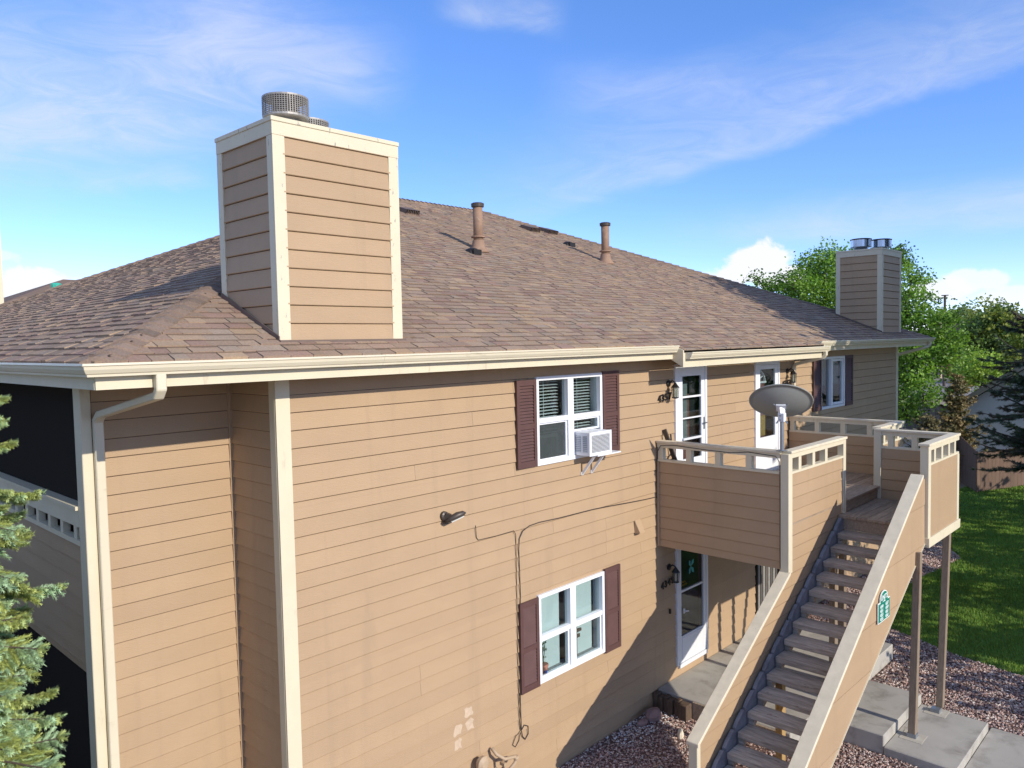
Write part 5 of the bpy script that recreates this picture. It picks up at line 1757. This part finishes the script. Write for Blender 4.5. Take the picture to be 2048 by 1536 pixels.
def conifer(name, label, base, height, radius, cols, seed, whorls, nbr, tw, nd, nl=0.05, nw=0.006, z0=GZ, droop=0.25, start=0.04, group=None, sparse=0.0, arc=None, loose=0.0):
    """needle tree: whorls of boughs carrying twigs of needles"""
    R = random.Random(seed)
    T = thing(name, label, 'tree', (base[0], base[1], z0), group)
    t = MB(); t.tube([(base[0], base[1], z0 - 0.1), (base[0] + 0.02, base[1], z0 + height * 0.5), (base[0], base[1], z0 + height)], [radius * 0.07 + 0.03, radius * 0.045 + 0.015, 0.01], 8)
    b = MB()
    for w in range(whorls):
        f = start + (1 - start) * (w + R.uniform(-0.3, 0.3)) / whorls
        if f > 0.99 or f < 0: continue
        zc = z0 + height * f
        L0 = radius * (1 - f) ** 0.8 + 0.06
        for k in range(nbr):
            if R.random() < sparse: continue
            a = 2 * math.pi * (k + R.uniform(-0.35, 0.35)) / nbr + w * 0.7
            if arc and not (arc[0] < (a % (2 * math.pi)) < arc[1]): continue
            L = L0 * R.uniform(0.65 - loose * 0.3, 1.12 + loose * 0.1)
            zb_ = zc + R.uniform(-1, 1) * loose * height / whorls
            dx, dy = math.cos(a), math.sin(a)
            rise = R.uniform(-0.05 - loose * 0.25, 0.2 + loose * 0.35)
            pts = []
            for i in range(6):
                s = i / 5
                pts.append(Vector((base[0] + dx * L * s, base[1] + dy * L * s, (zb_) + L * (rise * s - droop * s * s + 0.12 * s ** 4))))
            t.tube(pts, [0.012 + 0.010 * L * (1 - i / 5) for i in range(6)], 4)
            tone0 = R.choice(cols); gg = R.uniform(0.75, 1.2)
            for j in range(tw):
                s = R.uniform(0.22, 1.0) if j else 1.0
                i = min(4, int(s * 5)); p = pts[i].lerp(pts[i + 1], s * 5 - i)
                sd = R.choice((-1, 1))
                tl = (0.10 + 0.30 * L * (1 - s) * R.uniform(0.6, 1.1)) * (0.8 + nl * 2)
                fw = R.uniform(0.35, 0.9)
                d_ = (Vector((dx, dy, 0)) * fw + Vector((-dy, dx, 0)) * sd * (1 - fw * 0.5) + Vector((0, 0, R.uniform(-0.35, 0.15)))).normalized()
                if j == 0: d_ = Vector((dx, dy, 0.05)).normalized()
                nn = max(6, int(nd * tl / 0.2))
                g = gg * R.uniform(0.8, 1.2)
                sdv = d_.cross(Vector((0, 0, 1))).normalized(); upn = sdv.cross(d_)
                for q in range(nn):
                    u = (q + R.random()) / nn
                    c = p + d_ * (tl * u)
                    ang = R.uniform(0, 6.28)
                    o_ = sdv * math.cos(ang) + upn * math.sin(ang)
                    e = c + (o_ * 0.8 + d_ * R.uniform(0.4, 1.0)) * nl * R.uniform(0.7, 1.2)
                    wv = d_.cross(o_) * nw
                    tip = 1.25 if u > 0.75 else 1.0
                    b.col = (tone0[0] * g * tip, tone0[1] * g * tip, tone0[2] * g * tip)
                    b.add([c - wv, c + wv, e], [(0, 1, 2)])
    t.build('trunk', BARK, T)
    b.build('crown', NEEDLE, T)
    return T


def place(px, dist):
    """ground spot seen in column px at a given depth"""
    r = CW + CR * ((px - 1024) / FOC)
    p = CAM + r * dist
    return p.x, p.y


# blue spruce close on the left: boughs of plump needle twigs, three kinds shared by all the tree
def bough_mesh(seed, cols):
    R = random.Random(seed)
    b = MB()
    def twig(p, d, L, tone):
        """a finger of needles"""
        sd = d.cross(Vector((0, 0, 1)))
        if sd.length < 0.05: sd = Vector((0, 1, 0))
        sd.normalize(); up = sd.cross(d)
        n = max(14, int(L * 520))
        for q in range(n):
            u = (q + R.random()) / n
            c = p + d * (L * u)
            an = R.uniform(0, 6.28)
            o_ = sd * math.cos(an) + up * math.sin(an)
            ln = 0.030 * R.uniform(0.75, 1.15) * (0.8 if u > 0.9 else 1)
            e = c + (o_ * 0.85 + d * R.uniform(0.35, 0.9)) * ln
            w = d.cross(o_) * 0.0036
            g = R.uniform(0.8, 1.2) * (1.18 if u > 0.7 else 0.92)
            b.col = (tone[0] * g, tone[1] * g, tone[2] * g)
            b.add([c - w, c + w, e + w * 0.4, e - w * 0.4], [(0, 1, 2, 3)])
    N = 15
    for i in range(N):
        s_ = i / (N - 1)
        x = 0.12 + 0.88 * s_
        z = -0.20 * s_ ** 1.5 + 0.10 * s_ ** 4
        p = Vector((x, 0, z))
        tone = R.choice(cols)
        for sd in (-1, 1):
            L = (0.42 * (1 - s_) ** 0.8 + 0.07) * R.uniform(0.7, 1.1)
            d = Vector((0.75, sd * R.uniform(0.6, 0.95), R.uniform(-0.35, -0.02))).normalized()
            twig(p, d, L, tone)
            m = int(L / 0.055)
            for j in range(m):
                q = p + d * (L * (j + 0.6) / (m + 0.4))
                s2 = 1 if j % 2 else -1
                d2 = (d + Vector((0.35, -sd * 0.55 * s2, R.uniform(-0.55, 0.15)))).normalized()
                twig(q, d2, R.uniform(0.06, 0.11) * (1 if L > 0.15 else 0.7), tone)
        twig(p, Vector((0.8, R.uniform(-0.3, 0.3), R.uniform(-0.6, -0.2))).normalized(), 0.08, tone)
    twig(Vector((1.0, 0, -0.10)), Vector((1, 0, 0.05)), 0.10, cols[0])
    b.mi = 1; b.col = (0.1, 0.07, 0.05)
    b.tube([(0.0, 0, 0), (0.5, 0, -0.06), (1.0, 0, -0.11)], [0.014, 0.009, 0.004], 5)
    return b


SC = [(0.37, 0.49, 0.25), (0.38, 0.52, 0.32), (0.39, 0.46, 0.17), (0.38, 0.43, 0.13)]
SPX, SPY, SPH = -3.02, -0.75, 5.95
SP = thing('blue_spruce', 'near blue green spruce in front of the balcony at the left edge', 'tree', (SPX, SPY, GZ))
b = MB(); b.tube([(SPX, SPY, GZ - 0.1), (SPX, SPY, GZ + 3), (SPX, SPY, GZ + SPH)], [0.13, 0.08, 0.01], 8); b.build('trunk', BARK, SP)
protos = []
R_ = random.Random(12)
nb_ = 0
for w_ in range(30):
    f = 0.14 + 0.845 * w_ / 29
    zc = GZ + SPH * f
    Lb = 0.90 * (1 - f) ** 0.14
    nn = 11 if w_ < 20 else 8
    for k in range(nn):
        if nb_ >= 298: break
        an = 2 * math.pi * (k + R_.uniform(-0.3, 0.3)) / nn + w_ * 0.9
        sc_ = Lb * R_.uniform(0.75, 1.08)
        if len(protos) < 3:
            o = bough_mesh(40 + len(protos), SC).build('bough', [NEEDLE, BARK], None)
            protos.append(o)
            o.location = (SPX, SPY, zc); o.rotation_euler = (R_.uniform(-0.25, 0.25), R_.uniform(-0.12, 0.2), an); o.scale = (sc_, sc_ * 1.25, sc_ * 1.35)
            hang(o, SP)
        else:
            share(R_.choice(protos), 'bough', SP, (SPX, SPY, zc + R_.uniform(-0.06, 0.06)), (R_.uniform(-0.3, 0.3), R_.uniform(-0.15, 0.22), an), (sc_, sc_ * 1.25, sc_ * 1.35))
        nb_ += 1
# two unseen spruces added beyond the left edge to darken the balcony side
for lab_, (x_, y_, h_) in (('added unseen spruce shading the balcony side, beyond the left edge', (-4.6, 2.6, 7.0)), ('added unseen spruce farther back shading the left side, beyond the left edge', (-4.4, 6.0, 7.5))):
    SQ = thing('blue_spruce', lab_, 'tree', (x_, y_, GZ))
    b = MB(); b.tube([(x_, y_, GZ - 0.1), (x_, y_, GZ + 3), (x_, y_, GZ + h_)], [0.15, 0.09, 0.01], 8); b.build('trunk', BARK, SQ)
    for w_ in range(16):
        f = 0.08 + 0.9 * w_ / 15
        for k in range(9):
            an = 2 * math.pi * (k + R_.uniform(-0.3, 0.3)) / 9 + w_ * 0.9
            sc_ = 1.7 * (1 - f) ** 0.6 * R_.uniform(0.8, 1.1) + 0.1
            share(R_.choice(protos), 'bough', SQ, (x_, y_, GZ + h_ * f), (R_.uniform(-0.3, 0.3), R_.uniform(-0.15, 0.22), an), (sc_, sc_ * 1.4, sc_ * 1.3))

# broad green tree behind the right chimney
bx, by = place(1765, 37)
L = []
for (px, py, dpt, r) in ((1590, 585, 36, 1.1), (1640, 530, 37, 1.0), (1625, 580, 37, 1.3), (1700, 560, 38, 1.5), (1650, 640, 37, 1.5), (1540, 572, 36, 0.55), (1512, 558, 36, 0.28), (1825, 560, 36, 0.7), (1815, 620, 35, 1.2),
                         (1850, 660, 34, 1.2), (1885, 700, 34, 1.0), (1830, 720, 34, 1.4), (1840, 790, 33, 0.8), (1905, 680, 34, 0.6), (1790, 520, 38, 0.7), (1760, 760, 37, 2.0), (1815, 830, 34, 0.6), (1740, 620, 38, 1.6), (1665, 510, 38, 0.6), (1800, 500, 38, 0.3)):
    p = CAM + (CW + CR * ((px - 1024) / FOC) - CU * ((py - 768) / FOC)) * dpt
    L.append((p.x, p.y, p.z, r))
broad_tree('green_tree', 'large sunlit bright green leafy tree behind the far chimney', (bx, by), L, 0.14, 1080, 42, [(0.19, 0.33, 0.05), (0.23, 0.37, 0.06), (0.11, 0.21, 0.035), (0.075, 0.15, 0.03)], 0.28, 8, 0.26)

# browning conifers in front of it
x, y = place(1915, 33)
conifer('brown_juniper', 'taller tan browning conifer right of the bright green tree', (x, y), 4.2, 1.25, [(0.30, 0.22, 0.10), (0.24, 0.19, 0.09), (0.18, 0.165, 0.075)], 9, 20, 9, 12, 14, 0.11, 0.022, droop=-0.15, loose=0.8)
x, y = place(1862, 32)
conifer('brown_juniper', 'shorter tan browning conifer by the grey board fence', (x, y), 2.6, 1.4, [(0.26, 0.205, 0.10), (0.19, 0.165, 0.08)], 10, 12, 9, 12, 14, 0.11, 0.022, droop=-0.15, loose=0.8)
x, y = place(1962, 36)
conifer('dark_juniper', 'low dark conifer clump behind the garage eave', (x, y), 3.0, 1.3, [(0.05, 0.07, 0.035), (0.07, 0.075, 0.04)], 12, 12, 9, 12, 14, 0.11, 0.022, droop=-0.1)
# dark pine at the right edge
x, y = place(2120, 25)
conifer('dark_pine', 'dark shaded pine with bare limbs at the right edge of the lawn', (x, y), 7.9, 4.0, [(0.06, 0.09, 0.05), (0.07, 0.095, 0.055), (0.105, 0.09, 0.055)], 14, 24, 10, 22, 30, 0.11, 0.013, droop=0.05, sparse=0.22, loose=1.0, start=0.2)
# far trees
x, y = place(1962, 62)
L = [(x + dx, y + dy, z, r) for dx, dy, z, r in ((0, 0, 2.6, 1.5), (0.5, -1.0, 2.0, 1.1), (0.2, 1.0, 2.0, 1.1))]
broad_tree('small_tree', 'small yellow green tree above the parked cars', (x, y), L, 0.22, 260, 20, [(0.26, 0.38, 0.06), (0.30, 0.40, 0.065)], 0.1, 22, 0.3)
x, y = place(1980, 92)
L = [(x + dx, y + dy, z, r) for dx, dy, z, r in ((0, 0, 6.0, 3.0), (0, 1.8, 4.5, 2.4), (0, -2.2, 4.5, 2.6), (0, 0.3, 3.0, 2.6), (0, -1, 7.3, 1.7))]
broad_tree('round_tree', 'big round olive green tree in front of the far brick house', (x, y), L, 0.42, 420, 24, [(0.17, 0.24, 0.06), (0.27, 0.30, 0.07), (0.12, 0.19, 0.06)], 0.3, 23, 0.55)
x, y = place(1925, 125)
L = [(x + dx, y + dy, z, r) for dx, dy, z, r in ((0, 0, 7.5, 2.6), (0, 3.0, 6.8, 2.4), (0, -3.0, 6.8, 2.6), (0, -5.5, 6.0, 2.2), (0, 0, 4.0, 3))]
broad_tree('far_tree', 'distant green tree on the skyline right of the light pole', (x, y), L, 0.5, 380, 22, [(0.16, 0.25, 0.08), (0.21, 0.28, 0.085)], 0.3, 24, 0.6)
x, y = place(2040, 130)
L = [(x, y, 6.0, 2.4), (x, y - 4, 6.5, 3.0), (x, y + 2, 4.0, 2.5), (x, y - 9, 6.0, 3.2)]
broad_tree('far_tree', 'distant green tree on the skyline at the right edge', (x, y), L, 0.5, 300, 22, [(0.16, 0.25, 0.08), (0.13, 0.20, 0.075)], 0.3, 25, 0.6)
# trees standing right of the view whose shade falls on the right bay and the lawn
GC = [(0.05, 0.10, 0.02), (0.06, 0.12, 0.025)]
broad_tree('shade_tree', 'tall leafy tree out in front of the right bay, beyond the frame', (17.3, -10.5), [(15.0, -10, 7.0, 1.6), (17.5, -10, 7.9, 2.3), (19.5, -10, 9.0, 2.4), (16.2, -10, 9.2, 2.2), (18.2, -10.5, 11.3, 2.2), (20.8, -10, 7.2, 2.0), (14.2, -10, 7.9, 1.6), (20.2, -10, 11.3, 1.6), (15.0, -10, 10.6, 1.6), (17.6, -10, 12.6, 1.7), (20.0, -10, 13.6, 2.0), (17.5, -10, 10.0, 1.8), (13.0, -10, 7.0, 1.2), (16.2, -10, 11.4, 1.8), (18.6, -10, 13.0, 2.0), (15.6, -10, 12.2, 1.0)],
           0.40, 1500, 20, GC, 0.3, 31, 0.5)
broad_tree('shade_tree', 'broad leafy tree shading the far lawn, beyond the frame', (26, -10), [(23.5, -10, 4.0, 2.4), (26, -10, 6.0, 3.0), (29, -10, 3.2, 1.6), (26.5, -10, 3.0, 2.4), (24, -10, 7.5, 2.2)], 0.36, 190, 16, GC, 0.3, 32, 0.5)
broad_tree('shade_shrub', 'tall shrub shading the gravel by the walkway, beyond the frame', (12.2, -8.2), [(10.9, -8.3, 1.9, 0.9), (12.3, -8.2, 2.6, 1.2), (14.2, -8.4, 2.0, 1.3), (16.6, -8.4, 2.2, 1.4), (13.4, -8.3, 3.8, 0.9), (15.4, -8.4, 3.6, 0.9), (18.8, -8.4, 2.6, 1.4), (21, -8.4, 3.2, 1.3)], 0.24, 120, 40, GC, 0.1, 33, 0.25, cat='shrub')

# ================================================================== BACKDROP
# grey board fence
FN = thing('board_fence', 'weathered grey board fence in shade beyond the far corner of the building', 'fence', (*place(1860, 48), GZ))
a = Vector((*place(1780, 50), 0)); c = Vector((*place(1935, 46), 0))
nb = 46
dirf = (c - a) / nb
bd = MB(); w = dirf.length * 0.47
u_ = dirf.normalized(); nrm = Vector((-u_.y, u_.x, 0)) * 0.012
bd.prism([(-u_.x * w, -u_.y * w, 0), (u_.x * w, u_.y * w, 0), (u_.x * w, u_.y * w, 1.55), (0, 0, 1.60), (-u_.x * w, -u_.y * w, 1.55)], nrm)
fb = bd.build('board', FENCE, None)
R_ = random.Random(4)
for i in range(nb):
    p = a + dirf * i; p.z = GZ + R_.uniform(-0.04, 0.03)
    if i == 0: fb.location = p; hang(fb, FN)
    else: share(fb, 'board', FN, p)
# brown board fence by the garage
BFN = thing('brown_fence', 'brown solid board fence at the back of the lawn under the pine', 'fence', (*place(1935, 30), GZ))
def fence_run(a, c, nb, h0, h1, T, m):
    a, c = Vector(a), Vector(c)
    dirf = (c - a) / nb
    u_ = dirf.normalized(); nrm = Vector((-u_.y, u_.x, 0)) * 0.02; w = dirf.length * 0.485
    for i in range(nb):
        p = a + dirf * (i + 0.5); h = h0 + (h1 - h0) * i / nb
        b = MB(); b.prism([p - u_ * w + Vector((0, 0, GZ)), p + u_ * w + Vector((0, 0, GZ)), p + u_ * w + Vector((0, 0, GZ + h)), p - u_ * w + Vector((0, 0, GZ + h))], nrm)
        b.build('board', m, T)
pa = (*place(1912, 31.5), 0); pb = (*place(1956, 28.8), 0); pc = (*place(2060, 30.0), 0)
fence_run(pa, pb, 12, 1.95, 1.50, BFN, BFENCE)
fence_run(pb, pc, 14, 1.50, 1.50, BFN, BFENCE)
# pale garage
GAR = thing('garage', 'pale sided garage with a gable behind the dark pine', 'garage', (38, 0, GZ))
gx = 36.0
def atX(px, py, X):
    r = CW + CR * ((px - 1024) / FOC) - CU * ((py - 768) / FOC)
    t = (X - CAM.x) / r.x
    return CAM + r * t
e0 = atX(1888, 826, gx); yw = atX(1917, 860, gx).y
zE = e0.z; ytop = e0.y - 5.2; zTop = zE + 5.2 * 0.70
b = MB()
zr_ = lambda y: zE + (e0.y - y) * 0.70 - 0.15
b.prism([(gx, yw, GZ), (gx, yw, zr_(yw)), (gx, ytop, zr_(ytop)), (gx, 2 * ytop - yw, zr_(yw)), (gx, 2 * ytop - yw, GZ)], (7, 0, 0))
GW = b.build('wall', GWALL, GAR)
for i in range(16):
    z = GZ + 0.15 + i * 0.15
    if z < zr_(yw) + 1.5:
        yy = yw - max(0, (z + 0.1 - zr_(yw)) / 0.7)
        box('siding_board', GWALL, GW, gx - 0.02 - 0.006 * (i % 2), gx - 0.001, ytop, yy, z, z + 0.145)
for s in (1, -1):
    b = MB()
    y_e = e0.y if s == 1 else 2 * ytop - e0.y
    b.prism([(gx - 0.45, y_e, zE), (gx - 0.45, ytop, zTop), (gx - 0.45, ytop, zTop + 0.14), (gx - 0.45, y_e, zE + 0.14)], (8, 0, 0))
    b.col = (0.1, 0.08, 0.07); 
    for i in range(len(b.c)): b.c[i] = (0.10, 0.08, 0.07)
    b.build('roof', SHINGLE, GAR)
    b = MB(); b.prism([(gx - 0.49, y_e, zE - 0.14), (gx - 0.49, ytop, zTop - 0.14), (gx - 0.49, ytop, zTop + 0.12), (gx - 0.49, y_e, zE + 0.12)], (0.035, 0, 0))
    b.build('barge_board', mat('garage_trim', (0.36, 0.31, 0.235), 0.7, 0.06) if s == 1 else MATS['garage_trim'], GAR)
# far brick house
p = CAM + (CW + CR * ((1925 - 1024) / FOC) - CU * ((672 - 768) / FOC)) * 105
HS = thing('brick_house', 'far red brick house with dark roof and pale chimney', 'house', (p.x, p.y, GZ))
hx, hy = p.x, p.y
box('wall', BRICK, HS, hx, hx + 9, hy - 8, hy + 4.2, GZ, 5.0)
b = MB(); b.add([(hx - 0.5, hy - 8.5, 5.0), (hx + 9.5, hy - 8.5, 5.0), (hx + 9.5, hy + 4.7, 5.0), (hx - 0.5, hy + 4.7, 5.0), (hx + 4.5, hy - 5, 7.3), (hx + 4.5, hy + 1.5, 7.3)], [(0, 3, 5, 4), (3, 2, 5), (2, 1, 4, 5), (1, 0, 4), (0, 1, 2, 3)])
for i in range(len(b.c)): b.c[i] = (0.05, 0.04, 0.04)
b.build('roof', SHINGLE, HS)
box('fascia', TRIM, HS, hx - 0.55, hx - 0.51, hy - 8.5, hy + 4.7, 4.85, 5.02)
pc_ = place(1873, 104)
box('chimney', mat('pale_brick', (0.42, 0.33, 0.27), 0.9, 0.15, 6), HS, pc_[0] - 0.4, pc_[0] + 0.4, pc_[1] - 0.55, pc_[1] + 0.55, GZ, 7.4)
# light pole
x, y = place(1888, 88)
PL = thing('light_pole', 'tall wooden pole with a crossbar beside the far trees', 'pole', (x, y, GZ))
b = MB(); b.tube([(x, y, GZ), (x, y, 9.75)], [0.16, 0.13], 8); b.build('pole', BARK, PL)
b = MB(); b.bar((x, y - 0.36, 9.8), (x, y + 0.36, 9.8), 0.12, 0.1); b.build('crossbar', BARK, PL)


# parked cars
def car(px, dist, ang, m, label):
    x, y = place(px, dist)
    T = thing('parked_car', label, 'car', (0, 0, 0), 'cars in the far parking lot')
    b = MB()
    prof = [(-2.2, 0.35), (2.2, 0.35), (2.25, 0.75), (1.2, 0.95), (0.55, 1.42), (-1.2, 1.45), (-1.95, 1.0), (-2.25, 0.9)]
    b.prism([(u, -0.85, z) for u, z in prof], (0, 1.7, 0)); b.build('body', m, T, bevel=0.08)
    b = MB(); b.prism([(1.08, -0.86, 0.98), (0.52, -0.86, 1.36), (-1.15, -0.86, 1.39), (-1.75, -0.86, 1.02)], (0, 1.72, 0))
    b.prism([(1.24, -0.72, 0.97), (0.62, -0.72, 1.39), (0.58, -0.72, 1.36), (1.18, -0.72, 0.93)], (0, 1.44, 0)); b.build('windows', CARD, T)
    for sx in (-1.35, 1.4):
        for sy in (-0.86, 0.70):
            b = MB(); b.tube([(sx, sy, 0.33), (sx, sy + 0.18, 0.33)], 0.33, 14); b.build('wheel', TYRE, T)
    T.location = (x, y, GZ); T.rotation_euler = (0, 0, ang)
    return T


car(1972, 88, 1.9, CARW, 'pale blue white car parked nearest the garage roof')
car(1945, 98, 1.9, CARD, 'dark car parked left of the pale one under the small tree')
car(1962, 106, 1.9, CARR, 'dark red car parked behind the pale one')
car(1993, 112, 1.9, CARW, 'white car parked farthest right beside the pine')
